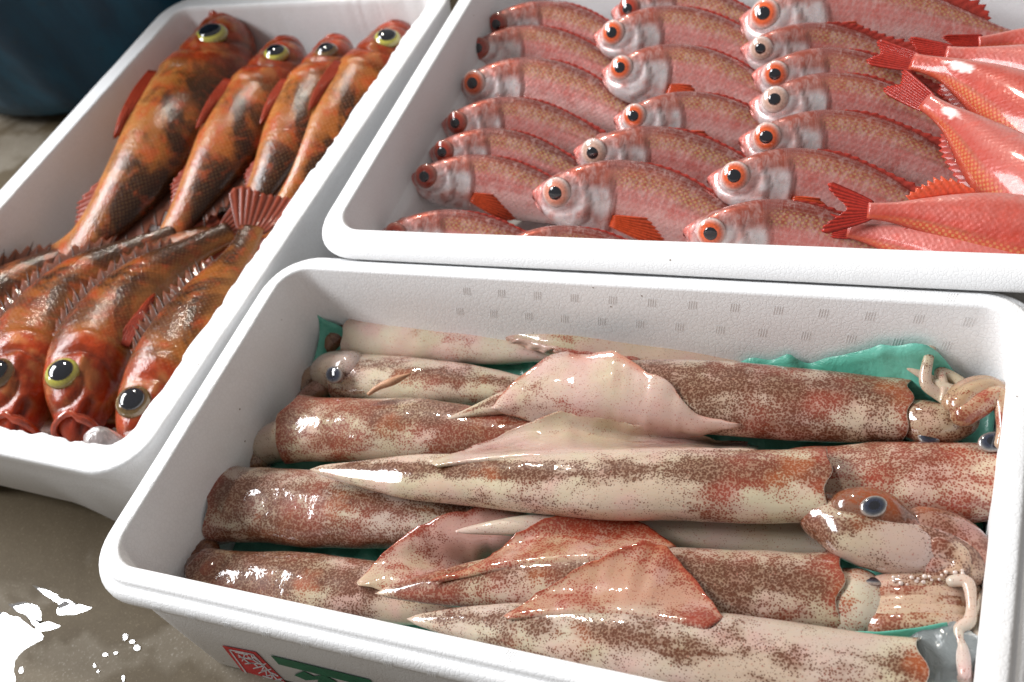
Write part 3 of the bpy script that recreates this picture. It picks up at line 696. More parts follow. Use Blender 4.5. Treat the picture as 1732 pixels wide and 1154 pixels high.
A_RED = math.radians(54)
def nvec(tilt, skew=0.0): return np.array([skew, -math.sin(tilt), math.cos(tilt)])
rows = [
 ('left row against the side wall', [(858, 40), (827, 84), (820, 141), (790, 206), (768, 254), (738, 297), (688, 392)], 0.94, [.95, .95, 1.05, .95, .9, .95, .95], ['d', 'd', 'o', 'd', 'd', 'd', 'd']),
 ('middle row', [(1078, 16), (1052, 57), (1065, 118), (1086, 197), (1023, 252), (958, 322), (872, 428)], 1.0, [.95, 1, .95, .92, 1.0, 1.06, .92], ['d', 'o', 'o', 'o', 'w', 'p', 'o']),
 ('right row of heads', [(1313, 28), (1299, 79), (1322, 122), (1320, 170), (1308, 230), (1255, 298), (1215, 385)], 1.0, [1.25, .9, .95, .98, 1.05, 1.03, 1.0], ['o', 'w', 'o', 'w', 'o', 'o', 'o']),
]
ordinals = ['farthest', 'second from the back', 'third from the back', 'fourth from the back', 'fifth from the back', 'sixth from the back', 'nearest']
irisword = {'o': 'orange-eyed', 'd': 'dark-eyed', 'w': 'white-eyed', 'p': 'pale-orange-eyed'}
sd = 100
for ri, (rname, eyes, sz, sizes, irs) in enumerate(rows):
    for i, (E_, s_, ir) in enumerate(zip(eyes, sizes, irs)):
        sd += 7; last = i == 6
        z = HA - .034 + (0.002 if ri == 2 else 0) + rng.uniform(-.002, .002)
        droop = {0: 1.0, 1: 1.0, 2: .95}[ri] * rng.uniform(.82, 1.15); yaw = rng.uniform(-.03, .03)
        if (ri, i) == (2, 0): droop, yaw = 0.3, 0.02
        fins = {'d': [.006, .012, .012, .010, .014, .018, .006], 'pl': .22}
        if ri == 2: fins['d'] = [.008, .016, .014, .016, .028, .040, .010]
        if (ri, i) == (1, 5): fins.update(pl=.30, pa=.10)
        if (ri, i) == (2, 1): fins['d'] = [.012, .03, .03, .04, .07, .09, .02]
        red_fish('%s red fish, %s, %s' % (irisword[ir], ordinals[i] if not last else 'nearest the front rim', rname), eye_spine(E_, sz * s_, droop, z, 1.0, yaw),
                 nvec(A_RED + rng.uniform(-.16, .14), rng.uniform(-.10, .10) - (0.12 if ri == 0 else 0)), 0.12 * ri + rng.uniform(0, .15), sd, ir, fins, pale=[.10, .0, -.05][ri] + rng.uniform(-.1, .1), group='red fish lying with their heads to the left')
tails = [
 ('orange-red fish with its dark tail crossing the third head of the right row', [(1910, 300), (1800, 232), (1690, 160), (1610, 120), (1543, 104)], .018, {'scuff': (.80, -.020, .075, .020)}),
 ('orange-red fish with a white scuff beside its tail, second of those pointing right', [(1925, 440), (1810, 362), (1705, 285), (1625, 212), (1565, 172)], .014, {'scuff': (.87, -.012, .05, .018)}),
 ('orange-red fish with its forked tail raised over the front of the box', [(1915, 440), (1800, 408), (1690, 382), (1570, 362), (1468, 356)], .016, {'anal': 1, 'ts': .11, 'tl': .24, 'fork': .55}),
 ('orange-red fish lowest at the front rim, tail pointing left', [(1860, 520), (1720, 458), (1590, 420), (1500, 400), (1435, 388)], .030, {}),
 ('slim orange-red fish farthest back of those pointing right', [(1985, 215), (1870, 160), (1760, 118), (1670, 98), (1600, 90)], .024, {}),
 ('orange-red fish at the right edge under the large pale one', [(2010, 130), (1900, 98), (1800, 76), (1720, 66), (1655, 72)], .034, {}),
 ('orange-red fish wedged between the two scuffed ones at the right', [(2040, 400), (1930, 330), (1830, 262), (1740, 205), (1660, 168)], .040, {}),
]
for i, (lab, px, dz, fins) in enumerate(tails):
    sd += 7; fins = dict({'tl': .22, 'ts': .055, 'fork': .30}, **fins); fins['pec'] = 0
    red_fish(lab, [at(x, y, HA - dz) for x, y in px], nvec(math.radians(40) + rng.uniform(-.05, .05), 0.05), .85 + .1 * rng.random(), sd, 'o', fins, pale=.1, group='red fish lying with their tails to the left', prof=RED)

# ------------------------------------------------------------------ rockfish
SLIM = {11: .84, 23: .95, 37: .92, 41: .95}
def rock_groove(u, h, q):
    d = np.zeros_like(u)
    d -= 0.014 * gauss(line_dist(u, h, [(-.01, -.01), (.05, -.03), (.10, -.055)]), .010)
    d += 0.010 * gauss(line_dist(u, h, [(.03, -.01), (.09, -.035), (.115, -.06)]), .014)
    d += 0.012 * gauss(line_dist(u, h, [(.02, -.05), (.07, -.08), (.13, -.10)]), .016)
    d -= 0.009 * gauss(line_dist(u, h, [(.24, .08), (.265, .0), (.245, -.07), (.19, -.105)]), .009)
    d += 0.008 * gauss(line_dist(u, h, [(.16, -.01), (.21, -.012), (.245, -.01)]), .010)
    gx = u - (.335 - 1.8 * (h - .0) ** 2); d += 0.008 * sstep(-.08, -.004, gx) * (1 - sstep(-.004, .010, gx)) * (1 - sstep(.02, .09, h)) * sstep(-.13, -.09, h)
    d -= 0.010 * gauss(np.hypot(u - .150, h - .040) - .064, .010)
    d += 0.010 * gauss(line_dist(u, h, [(.10, .085), (.16, .115), (.22, .125)]), .012)
    return d
def rock_colour(seed, redder):
    def f(u, h, q, V):
        nz = noise(V * 26, seed, 4); nf = noise(V * 110, seed + 3, 3); qq = q + (nz - .5) * .5
        tan = np.array([.25, .080, .014]); dark = np.array([.040, .011, .004]); pal = np.array([.38, .155, .040]); red = np.array([.36, .036, .007])
        c = mix(pal, tan, sstep(-.7, .0, qq)); c = mix(c, dark, sstep(.45, .95, qq) * .75)
        c = mix(c, red, np.clip(sstep(.50, .68, nf) * .5 + redder * .35, 0, 1))
        saddles = sstep(.1, .8, np.sin(u * 22 + seed + (nz - .5) * 5)) * sstep(-.25, .35, q); c = mix(c, np.array([.050, .014, .004]), saddles * .72)
        hd = 1 - sstep(.30, .34, u + 1.8 * h ** 2); hc = mix(np.array([.40, .046, .009]), np.array([.50, .16, .050]), sstep(.48, .66, nf)); hc = mix(hc, np.array([.16, .045, .016]), sstep(.03, .11, h) * .65 * sstep(.3, .6, nz))
        hc = mix(hc, np.array([.55, .055, .018]), (1 - sstep(.05, .13, u)) * .8); hc = mix(hc, np.array([.10, .012, .006]), gauss(line_dist(u, h, [(-.01, -.01), (.05, -.03), (.10, -.055)]), .007) * .85)
        hc = mix(hc, np.array([.16, .03, .012]), gauss(line_dist(u, h, [(.24, .08), (.265, .0), (.245, -.07), (.19, -.105)]), .007) * .6)
        hc = mix(hc, np.array([.09, .02, .008]), gauss(np.hypot(u - .150, h - .040) - .065, .010) * .7)
        c = mix(c, hc, hd)
        return np.concatenate([np.clip(c, .003, .9), np.clip(sstep(.3, .42, u) * sstep(-.6, .2, q), 0, 1)[..., None]], -1)
    return f
def spiny_fin(b, parent, org, u0, u1, hgt, lean, nsp, off):
    """dorsal fin: bony spines joined by a low membrane"""
    L = b.L; parts = []
    f = edge_fin('dorsal_fin', b, parent, org, u0, u1, [h * .85 for h in hgt], lean, (.055, .017, .008), M_FIN, 'top', nsp, .45, off, (.20, .05, .02))
    for i in range(nsp + 1):
        uu = u0 + (u1 - u0) * i / nsp; k = np.interp(uu, b.u, np.arange(b.nu)); j = int(min(k, b.nu - 2)); fr = k - j; lp = lambda A: A[j] * (1 - fr) + A[j + 1] * fr
        hh = float(crv(np.linspace(0, 1, len(hgt)), hgt, np.array([i / nsp]))[0]) * L * (0.9 + .2 * rng.random()); base = lp(b.C) + lp(b.U) * lp(b.top) * .95
        tip = base + lp(b.U) * hh + lp(b.T) * hh * lean * rng.uniform(.6, 1.5) + lp(b.N) * off * hh * 6 ; mid = (base + tip) / 2 + lp(b.T) * hh * .06
        parts.append(tube([base, mid, tip], [.0052 * L, .0036 * L, .0006 * L], 6, 7))
    v, fc = joinvf(parts); cc = np.tile(np.array([.05, .016, .007]), (len(v), 1)); mk('spine_row', v, fc, M_FIN, f, org, {'col': cc})
    return f
def rock_fish(label, pts, nref, seed, eyering, redder=0.2, spines=True, group='brown rockfish', pect=1, tail=1, prof=None, eye_tilt=.25, open_mouth=False, spoff=0.0, eu=.15, eh=.040, er=.056, eb=.030, slim=None):
    P, L = path(pts, 120); org = np.array([P[60][0], P[60][1], max(P[:, 2].min() - 0.045, 0.02)])
    t = thing('rockfish', label, 'fish', org, group); pr_ = {k: np.array(v, float) * (1 if k == 'u' else SLIM.get(seed, 1.0)) for k, v in (prof or ROCK).items()}
    b = fish_body(P, L, nref, pr_, rock_colour(seed, redder), rock_groove, nu=96, m=60)
    mk('body', b.V, b.F, M_ROCK, t, org, {'col': b.col.reshape(-1, 4), 'suv': b.suv.reshape(-1, 3)})
    for s in (1, -1):
        eye_on(b, t, org, eu, eh, er, eb, eyering, .70, s, .30, (1.0, 1.0), eye_tilt)
    if tail: tail_fin(b, t, org, .19, .12, .10, (.20, .035, .016), (.30, .055, .025), M_FIN, 0.03, 9)
    if spines: spiny_fin(b, t, org, .33, .80, [.03, .062, .066, .06, .055, .05, .03], 0.95, 13, spoff)
    if pect: side_fin(b, t, org, .33, -.095, -.03, .24, .020, (.30, .030, .010), (.40, .05, .016), M_FIN, .004, .012, 9)
    edge_fin('anal_fin', b, t, org, .66, .82, [.01, .03, .02, .01], 1.4, (.22, .03, .010), M_FIN, 'bot', 8, .2, 0, (.30, .04, .015))
    # lips: a fleshy rim round the mouth
    c, tt, nn, uu = b.C[0], b.T[0], b.N[0], b.U[0]; w = .060 if not open_mouth else .078; hU = .034 if not open_mouth else .070
    V = []; Fm = 28; K = 10; cc = []
    for i in range(Fm):
        a = 2 * math.pi * i / Fm; jaw = 1.0 if math.sin(a) > 0 else (1.0 if not open_mouth else 1.15)
        ce = c + tt * L * (.030 + (.028 * math.cos(a) ** 2) - (.018 if open_mouth and math.sin(a) < 0 else 0)) + nn * math.cos(a) * w * L + uu * (math.sin(a) * hU * jaw - .004) * L
        rad = unit(nn * math.cos(a) * w + uu * math.sin(a) * hU)
        for k in range(K):
            q = 2 * math.pi * k / K; V.append(ce + (rad * math.cos(q) - tt * math.sin(q) * 1.25) * .0100 * L); cc.append(np.array([.46, .060, .018]) * (1.1 - .35 * math.cos(q)) * (.75 + .5 * random.Random(i * 7 + k // 3).random()))
    F = [(i * K + k, ((i + 1) % Fm) * K + k, ((i + 1) % Fm) * K + (k + 1) % K, i * K + (k + 1) % K) for i in range(Fm) for k in range(K)]
    lips = mk('lips', V, F, M_MOUTH, t, org, {'col': np.array(cc)})
    V = []; cc = []; rings = 6
    for r in range(rings):
        f = r / (rings - 1)
        for i in range(Fm):
            a = 2 * math.pi * i / Fm; jaw = 1.0 if math.sin(a) > 0 else (1.0 if not open_mouth else 1.15)
            V.append(c + tt * L * (.026 + .028 * math.cos(a) ** 2 * (1 - f) + (.02 if not open_mouth else .075) * math.sin(f * math.pi / 2)) + (nn * math.cos(a) * w + uu * (math.sin(a) * hU * jaw)) * (1 - f * .93) * L - uu * .004 * L)
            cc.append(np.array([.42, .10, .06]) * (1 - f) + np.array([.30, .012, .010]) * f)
    mk('mouth_lining', V, ring_faces(rings, Fm, False, True), M_MOUTH, lips, org, {'col': np.array(cc)})
    return t
YEL = {0: (.32, .30, .03), .62: (.36, .33, .04), .80: (.50, .46, .08), .95: (.32, .27, .06), 1.1: (.10, .05, .02)}
DRK = {0: (.05, .02, .01), .65: (.10, .045, .015), .85: (.16, .10, .03), .96: (.20, .13, .06), 1.1: (.06, .03, .015)}
Z1 = ZC - .032
HEADUP = lambda a, k: np.array([[-.22, -.12, .97], [-math.sin(a), k, math.cos(a)]])
up_n = lambda a, k=0.0: np.array([-math.sin(a), k, math.cos(a)])
rock_fish('largest rockfish, by the left wall, head up with a bulging yellow eye', [at(398, 30, Z1), at(372, 95, Z1), at(312, 190, Z1), at(236, 300, Z1), at(150, 402, Z1 - .012), at(52, 455, Z1 - .028)], HEADUP(math.radians(-16), -.12), 11, YEL, .05, True, 'rockfish with their heads at the far end', 1, 1, None, .1, False, 0, .20, .020, .042, .022, None)
rock_fish('rockfish second from the left wall, head at the far end, pale tail stalk', [at(497, 72, Z1), at(470, 130, Z1), at(410, 215, Z1), at(345, 310, Z1 - .004), at(292, 392, Z1 - .02), at(262, 440, Z1 - .03)], HEADUP(math.radians(-14), -.1), 23, YEL, .35, True, 'rockfish with their heads at the far end', 1, 1, None, .2, False, 0, .19, .03, .044, .026)
rock_fish('slim dark rockfish third from the left wall, head at the far end', [at(580, 68, Z1), at(560, 115, Z1), at(512, 195, Z1), at(462, 285, Z1 - .004), at(415, 365, Z1 - .02), at(392, 408, Z1 - .03)], HEADUP(math.radians(-5), -.1), 37, DRK, .25, True, 'rockfish with their heads at the far end', 1, 1, None, .2, False, 0, .19, .03, .042, .024)
rock_fish('rockfish half hidden under the right rim, head at the far end', [at(688, 46, Z1 - .006), at(660, 90, Z1 - .006), at(605, 170, Z1 - .006), at(545, 262, Z1 - .01), at(490, 345, Z1 - .02), at(450, 405, Z1 - .03)], HEADUP(math.radians(-20), -.1), 41, YEL, .3, True, 'rockfish with their heads at the far end', 1, 1, None, .2, False, 0, .18, .03, .046, .026)
dn_n = lambda a, k=0.0: np.array([math.sin(a), k, math.cos(a)])
Z2 = ZC - .030
rock_fish('rockfish nearest the right rim at the front corner, dark blue eye', [at(232, 792, Z2 - .012), at(258, 705, Z2 - .006), at(312, 605, Z2), at(362, 508, Z2), at(408, 430, Z2 - .004), at(427, 386, Z2 - .004)], dn_n(math.radians(24), -.25), 53, DRK, .1, True, 'rockfish with their heads at the near end', 0, 1, None, .1, False, 0, .175)
rock_fish('rockfish gaping at the near rim with its red mouth wide open', [at(128, 748, Z2 - .012), at(146, 640, Z2 - .002), at(196, 552, Z2 - .002), at(255, 478, Z2 - .006), at(335, 422, Z2 - .014), at(392, 392, Z2 - .02)], dn_n(math.radians(26), -.25), 61, YEL, .25, True, 'rockfish with their heads at the near end', 1, 1, None, .1, True, 0, .19)
rock_fish('rockfish cut by the left picture edge, one dark brown eye showing', [at(20, 752, Z2 - .012), at(38, 645, Z2 - .002), at(90, 548, Z2 - .004), at(150, 475, Z2 - .008), at(235, 425, Z2 - .016), at(300, 398, Z2 - .022)], dn_n(math.radians(26), -.25), 73, DRK, .35, True, 'rockfish with their heads at the near end', 1, 1, None, .1, True, 0, .19)
rock_fish('rockfish against the left wall with a bright orange fin, head out of the picture', [at(-150, 735, Z2 - .02), at(-118, 650, Z2 - .014), at(-50, 560, Z2 - .014), at(40, 485, Z2 - .018), at(120, 440, Z2 - .024), at(185, 412, Z2 - .028)], dn_n(math.radians(30), -.25), 83, DRK, .5, True, 'rockfish with their heads at the near end', 1, 1)
rock_fish('dark rockfish buried at the near end, under the gaping ones', np.array([(-.350, .165, .052), (-.30, .160, .056), (-.24, .157, .058), (-.17, .157, .057), (-.12, .16, .052), (-.105, .162, .05)]), np.array([0, -.2, .97]), 97, DRK, .6, False, 'rockfish with their heads at the near end', 0, 0)
rock_fish('dark rockfish buried in the middle under crossing tails', [at(60, 590, .055), at(120, 545, .058), at(200, 490, .060), at(290, 430, .058), at(380, 375, .055), at(430, 345, .052)], np.array([0, -.2, .97]), 101, DRK, .6, False, 'rockfish with their heads at the near end', 0, 1)
# a lump of clear ice in the near corner
def lump(name, label, c, r, mat, seed, rough=.25, cat='ice', n=22, m=32):
    V = []
    for i in range(n):
        a = math.pi * (i + .5) / n
        for j in range(m):
            q = 2 * math.pi * j / m; V.append((math.sin(a) * math.cos(q), math.sin(a) * math.sin(q), math.cos(a)))
    V = np.array(V); d = 1 + (noise(V * 1.6 + seed, seed, 3) - .5) * 2 * rough; V = V * d[:, None] * np.array(r)
    o = mk(name, V, ring_faces(n, m, True, True), mat); o.location = c; o['label'] = label; o['category'] = cat; return o
c = at(188, 768, ZC - .030); lump('ice_lump', 'rounded clear lump of ice in the near corner of the rockfish box', c, (.017, .014, .026), M_ICE, 3, .12)

# ------------------------------------------------------------------ squid
from mathutils.bvhtree import BVHTree
SURF = {}; FINS = []; MANT = {}
def lay_fin(seed, o, org, fb, fo, fd):
    """a soft thin fin: it rests on whatever squid lie under it and spans the hollows between them"""
    v, f = joinvf([q for k, q in SURF.items() if k not in fd.get('skip', ())]); tree = BVHTree.FromPolygons([tuple(q) for q in v], f)
    nb, ns = 56, 26; Bp = path([q[:2] for q in fb], nb)[0]; Op = path([q[:2] for q in fo], nb)[0]; s = np.linspace(0, 1, ns)
    for Q_ in ((Op, Bp) if fd.get('span') else (Op,)):
        k_ = np.arange(nb); Q_ += (np.stack([noise(np.stack([k_ * .35, 0 * k_ + seed, 0 * k_ + c_], 1), seed, 3) for c_ in (1.0, 9.0)], 1) - .5) * 16 * np.sin(np.pi * k_ / (nb - 1))[:, None] ** .5
    px = Bp[:, None] * (1 - s)[None, :, None] + Op[:, None] * s[None, :, None]
    D = np.einsum('ji,abj->abi', RC, np.concatenate([(px - np.array([866, 577])) / FPX, np.ones((nb, ns, 1))], -1)); D = unit(D)
    hit = np.full((nb, ns), np.nan)
    for i in range(nb):
        for j in range(ns):
            h = tree.ray_cast(Vector(CAM), Vector(D[i, j]))
            if h[0] is not None: hit[i, j] = h[3]
    hit = np.where(np.isnan(hit), np.nanmax(hit), hit)
    lift = .0017 - (0 if fd.get('span') else .0056) * np.exp(-s / .12)[None, :] - .0007 * s[None, :]
    lim = hit - lift; d = lim.copy()
    for _ in range(60):
        p = np.pad(d, 1, mode='edge'); a = (p[2:, 1:-1] + p[:-2, 1:-1] + p[1:-1, 2:] + p[1:-1, :-2]) / 4; d = np.minimum(lim, a)
    for _ in range(3):
        p = np.pad(d, 1, mode='edge'); d = (p[2:, 1:-1] + p[:-2, 1:-1] + p[1:-1, 2:] + p[1:-1, :-2] + 2 * d) / 6
    g = CAM + D * d[..., None]
    g = g + np.array([0, 0, 1.0]) * ((noise(g * 50, seed + 3, 3) - .5) * .0045 * s[None, :])[..., None]
    sb = np.broadcast_to(s[None, :], (nb, ns)); ed = sstep(.86, 1, sb); th_ = .0026 * ((1 - .80 * sb ** 2) * (.1 + .9 * sstep(0, .2, sb)) if not fd.get('span') else np.maximum(.2, 1 - (2 * sb - 1) ** 4)) * np.minimum(1, .15 + 6 * np.sin(np.pi * np.linspace(0, 1, nb)))[:, None]
    c, dd, rb = squid_skin(g, fd.get('base', (.64, .50, .46)), fd.get('dots', .15), fd.get('red', .75), seed + 21, 0, None, None, ed)
    mb, md, mr = MANT[seed]; c0, d0, r0 = squid_skin(g, mb, md, mr, seed); w = sstep(-.1, .35, sb)
    if fd.get('span'): w = np.ones_like(sb); ed = np.maximum(ed, sstep(.10, 0, sb) * 1.0)
    c = mix(c0, c, w); dd = d0 * (1 - w) + dd * w; rb = r0 * (1 - w) + rb * w
    c = mix(c, np.array([.42, .11, .035]), ed * fd.get('rim', .5) * sstep(.3, .6, noise(g * 60, seed, 2)))
    ob = sheet('fin', g, th_, M_SQUID, o, org, c, {'dots': dd, 'rb': rb})
    SURF[seed * 1000 + len(SURF)] = (g.reshape(-1, 3), [(i * ns + j, (i + 1) * ns + j, (i + 1) * ns + j + 1, i * ns + j + 1) for i in range(nb - 1) for j in range(ns - 1)])
def squid_skin(p, base, dots, red, seed, stripe=0.0, su=None, sv=None, edge=None, scl=22):
    """colour, dot density and red/brown balance for points on a squid"""
    nz = noise(p * np.array([scl * .75, scl * 1.3, scl * 1.3]), seed, 4); n2 = noise(p * 70, seed + 5, 3)
    base = np.array(base) * np.array([.78, .72, .68])
    c = mix(base, np.array([.46, .39, .28]), sstep(.45, .7, noise(p * 30, seed + 9, 3)) * .6)
    c = mix(c, np.array([.56, .34, .32]), sstep(.48, .72, n2) * .4)
    d = dots + .10 + (nz - .5) * 2.6
    if stripe: d = d + stripe * 1.5 * gauss(sv, .34); 
    if stripe: red = red - .5 * stripe * gauss(sv, .34)
    r = red + (noise(p * 16, seed + 11, 3) - .5) * 1.5
    if edge is not None:
        d = d + edge * .45; r = r + edge * .5
    return np.clip(c, 0, .95), np.clip(d, 0, 1.2), np.clip(r, 0, 1)
def squid(label, axis, hw, base=(.66, .60, .54), dots=.45, red=.4, seed=1, stripe=.35, flat=.66, lobe=0.004, fins=(), head=None, openflare=1.06, group=None):
    """axis: (px, py, z) from tail tip to mantle opening; hw: half widths in pixels along it"""
    pts = np.array([at(*a) for a in axis]); n, m = 90, 52
    P, L = path(pts, n); t = np.linspace(0, 1, n); hwm = [h * mpp(p) for h, p in zip(hw[1], [P[int(k * (n - 1))] for k in hw[0]])]
    r = np.maximum(crv(hw[0], hwm, t), .0008); r = r * np.minimum(1, (t / .02 + .02)) ** .5
    T = unit(np.gradient(P, axis=0)); S = unit(np.cross(T, np.array([0, 0, 1.0]))); Uv = np.cross(S, T)
    th = np.linspace(0, 2 * np.pi, m, endpoint=False)
    wob = 1 + .075 * (noise(np.stack([np.broadcast_to(t[:, None] * 8, (n, m)), np.broadcast_to(np.cos(th) * 1.1, (n, m)), np.broadcast_to(np.sin(th) * 1.1, (n, m))], -1), seed, 2) - .5) * 2
    cs, sn = np.cos(th), np.sin(th); cx = np.sign(cs) * np.abs(cs) ** .92; sy = np.where(sn > 0, np.abs(sn) ** .9, -np.abs(sn) ** .8 * .85) * flat
    V = P[:, None] + (S[:, None] * cx[None, :, None] + Uv[:, None] * sy[None, :, None]) * (r[:, None] * wob)[..., None]
    # wavy collar at the opening
    endw = sstep(.93, 1, t)[:, None]; lob = (lobe * np.exp(-((th - np.pi / 2) / .30) ** 2) + lobe * .35 * np.cos(th * 3 + seed)) [None, :]
    V += T[:, None] * (lob * endw)[..., None]
    V[-6:] += (V[-6:] - P[-6:, None]) * (np.linspace(0, openflare - 1, 6))[:, None, None]
    org = np.array([P[n // 2][0], P[n // 2][1], max(P[:, 2].min() - .04, .022)])
    o = thing('squid', label, 'squid', org, group)
    sv = np.broadcast_to(np.minimum(np.abs(th - np.pi / 2), np.abs(th - np.pi / 2 - 2 * np.pi)), (n, m))
    edge = np.broadcast_to(sstep(.96, 1, t)[:, None], (n, m))
    c, d, rb = squid_skin(V, base, dots, red, seed, stripe, None, sv, edge * .6)
    d = d * (.35 + .65 * sstep(.0, .10, t))[:, None]
    # inner wall of the mantle mouth
    inn = []; ci = []; k0 = n - 1
    for q, (sc, bk) in enumerate(((.985, -.0006), (.95, .0006), (.92, .006), (.88, .016), (.80, .026))):
        inn.append(P[k0] - T[k0] * bk + (V[k0] - P[k0] - T[k0] * lob[0][:, None]) * sc + T[k0] * lob[0][:, None] * max(1 - q * .3, 0)); ci.append(np.tile(np.array([.62, .54, .50]), (m, 1)))
    VV = np.concatenate([V, np.array(inn)]); CC = np.concatenate([c, np.array(ci)]); DD = np.concatenate([d, np.zeros((5, m))]); RB = np.concatenate([rb, np.zeros((5, m))])
    mk('mantle', VV.reshape(-1, 3), ring_faces(n + 5, m, True, True), M_SQUID, o, org, {'col': CC.reshape(-1, 3), 'dots': DD.reshape(-1, 1), 'rb': RB.reshape(-1, 1)})
    SURF[seed] = (VV.reshape(-1, 3), ring_faces(n + 5, m, True, True))
    FINS.append((seed, o, org, fins)); MANT[seed] = (base, dots, red)
    if head: head(o, org, P, T, S, Uv, r, L, seed)
    return o
def skin_tube(name, o, org, pts, rad, base, dots, red, seed, flat=1.0, m=18, n=None, stripes=0.0):
    v, f = tube(pts, rad, m, n or len(pts) * 9, True, flat, True); c, d, rb = squid_skin(v, base, dots, red, seed, scl=50)
    if stripes:
        k = np.arange(len(v)) % m; s = .5 + .5 * np.cos(k / m * 2 * np.pi * 5); c = c * (1 - stripes * s[:, None] * np.array([.45, .6, .7]))
    return mk(name, v, f, M_SQUID, o, org, {'col': c, 'dots': d[:, None], 'rb': rb[:, None]})
def squid_eye(o, org, p, nrm, r):
    V, F, rr = dome(p, np.array(nrm, float), np.array([0, 0, 1.0]), r, r * .78, r * .34)
    cc = np.stack([np.interp(rr, [0, .55, .74, .85, .94, 1.1], q) for q in ([.02, .02, .05, .22, .30, .10], [.025, .025, .055, .21, .22, .05], [.04, .045, .07, .20, .18, .05])], 1)
    e = mk('eye', V, F, M_EYE, o, org, {'col': cc}); nn = unit(nrm); V, F, rr = dome(p + nn * r * .22, nn, np.array([0, 0, 1.0]), r * .56, r * .44, r * .13, 6, 18, .2); mk('pupil', V, F, M_PUPIL, e, org)
def px3(l): return [at(*q) for q in l]
def M_(a, r, *k):                          # width table helper
    return (a, r)
G_R = 'squid with their heads to the right'; G_L = 'squid with their heads to the left'
WT = [0, .06, .15, .28, .45, .65, .85, 1]
def wt(w, tipf=(.0, .14, .34, .62, .86, 1, 1, 1)): return (WT, [max(w * k, 1.0) for k in tipf])
z0 = HA - .068
# heads ------------------------------------------------------------
def head_right_s3(o, org, P, T, S, U, r, L, seed):
    h = skin_tube('head', o, org, px3([(1480, 702, z0 + .002), (1540, 710, z0 + .005), (1588, 718, z0 + .008), (1625, 708, z0 + .010), (1645, 692, z0 + .010)]), [.008, .0115, .0135, .012, .009], (.50, .40, .30), .75, .3, seed + 40)
    squid_eye(h, org, at(1572, 738, z0 + .010), (.0, -.5, .85), .0068)
    arms = [([(1610, 712), (1650, 690), (1690, 670), (1700, 720), (1690, 760)], .008), ([(1612, 700), (1640, 668), (1680, 656), (1704, 690), (1702, 740)], .008), ([(1604, 694), (1630, 660), (1665, 648), (1698, 662), (1706, 700)], .007),
            ([(1600, 690), (1625, 668), (1600, 655), (1570, 640), (1532, 618)], .005), ([(1628, 690), (1590, 668), (1566, 648), (1572, 600), (1588, 540)], .0045), ([(1640, 660), (1606, 636), (1590, 630), (1598, 660), (1592, 682)], .0045), ([(1640, 664), (1610, 660), (1580, 648), (1572, 665)], .0045)]
    for i, (a, rr) in enumerate(arms):
        zz = [z0 + .02 + .006 * (i < 3) + (.012 * k / 4 if i == 4 else 0) + .003 * math.sin(i + k) for k in range(len(a))]
        skin_tube('tentacle', h, org, px3([(x, y, z) for (x, y), z in zip(a, zz)]), [rr, rr * .9, rr * .75, rr * .6, rr * .4], (.52, .38, .26) if i < 3 else (.66, .58, .50), .3 if i < 3 else -.1, .4, seed + i, .8, 14, None, .5 if i < 3 else 0)
    v, f = tube(px3([(1580, 566, z0 + .040), (1585, 552, z0 + .041), (1589, 534, z0 + .042)]), [.0040, .0050, .0042], 12, 12); mk('tentacle_club', v, f, M_FIN, h, org, {'col': np.tile(np.array([.50, .16, .05]), (len(v), 1))})
def head_right_s5(o, org, P, T, S, U, r, L, seed):
    z = z0 + .016
    h = skin_tube('head', o, org, px3([(1360, 850, z), (1400, 876, z), (1440, 898, z + .002), (1490, 915, z), (1550, 930, z - .002), (1600, 940, z - .004)]), [.013, .015, .017, .0175, .016, .012], (.54, .46, .42), .62, .4, seed + 40, .85)
    skin_tube('eye_lobe', h, org, px3([(1405, 872, z + .004), (1445, 860, z + .008), (1490, 866, z + .008), (1530, 888, z + .004), (1570, 902, z + .002)]), [.009, .0115, .0115, .009, .005], (.24, .13, .10), .7, .2, seed + 41)
    squid_eye(h, org, at(1478, 857, z + .0180), (.15, -.25, .95), .0076)
    arms = [([(1520, 890), (1600, 900), (1645, 925), (1664, 955), (1670, 985)], .0125, .7, (.36, .20, .17)), ([(1500, 912), (1570, 922), (1630, 945), (1655, 990)], .014, .5, (.42, .28, .24)), ([(1560, 925), (1600, 930), (1622, 945), (1618, 965), (1570, 970), (1510, 972)], .0075, .15, (.58, .42, .34)),
            ([(1570, 915), (1620, 922), (1645, 950), (1648, 985)], .009, .2, (.52, .38, .33)), ([(1550, 945), (1590, 955), (1625, 965), (1640, 985)], .008, .1, (.56, .42, .36))]
    for i, (a, rr, dd, bb) in enumerate(arms):
        skin_tube('tentacle', h, org, px3([(x, y, z + (.004 if i == 2 else 0) - .002 * k) for k, (x, y) in enumerate(a)]), [rr, rr, rr * .9, rr * .7, rr * .5], bb, dd, .4, seed + i, .85, 14)
    sk = []
    for i in range(11):
        f = .36 + .64 * i / 10; x, y = (1628 - 8 * f, 935 + 40 * f / .45) if f < .45 else (1622 - 110 * (f - .45) / .55, 976 + 4 * math.sin(f * 9))
        
        for _k in range(2):
            q_ = .0007 + .0007 * rng.random(); c = at(x + rng.uniform(-5, 5), y - 2 + 8 * _k + rng.uniform(-3, 3), z + .003 - .002 * _k); V, F, _ = dome(c, np.array([.1, -.5, .8]), np.array([0, 0, 1.]), q_, q_, q_ * .7, 4, 8); sk.append((V, F))
    v, f = joinvf(sk); mk('sucker_row', v, f, M_MOUTH, h, org, {'col': np.tile(np.array([.62, .50, .44]), (len(v), 1))})
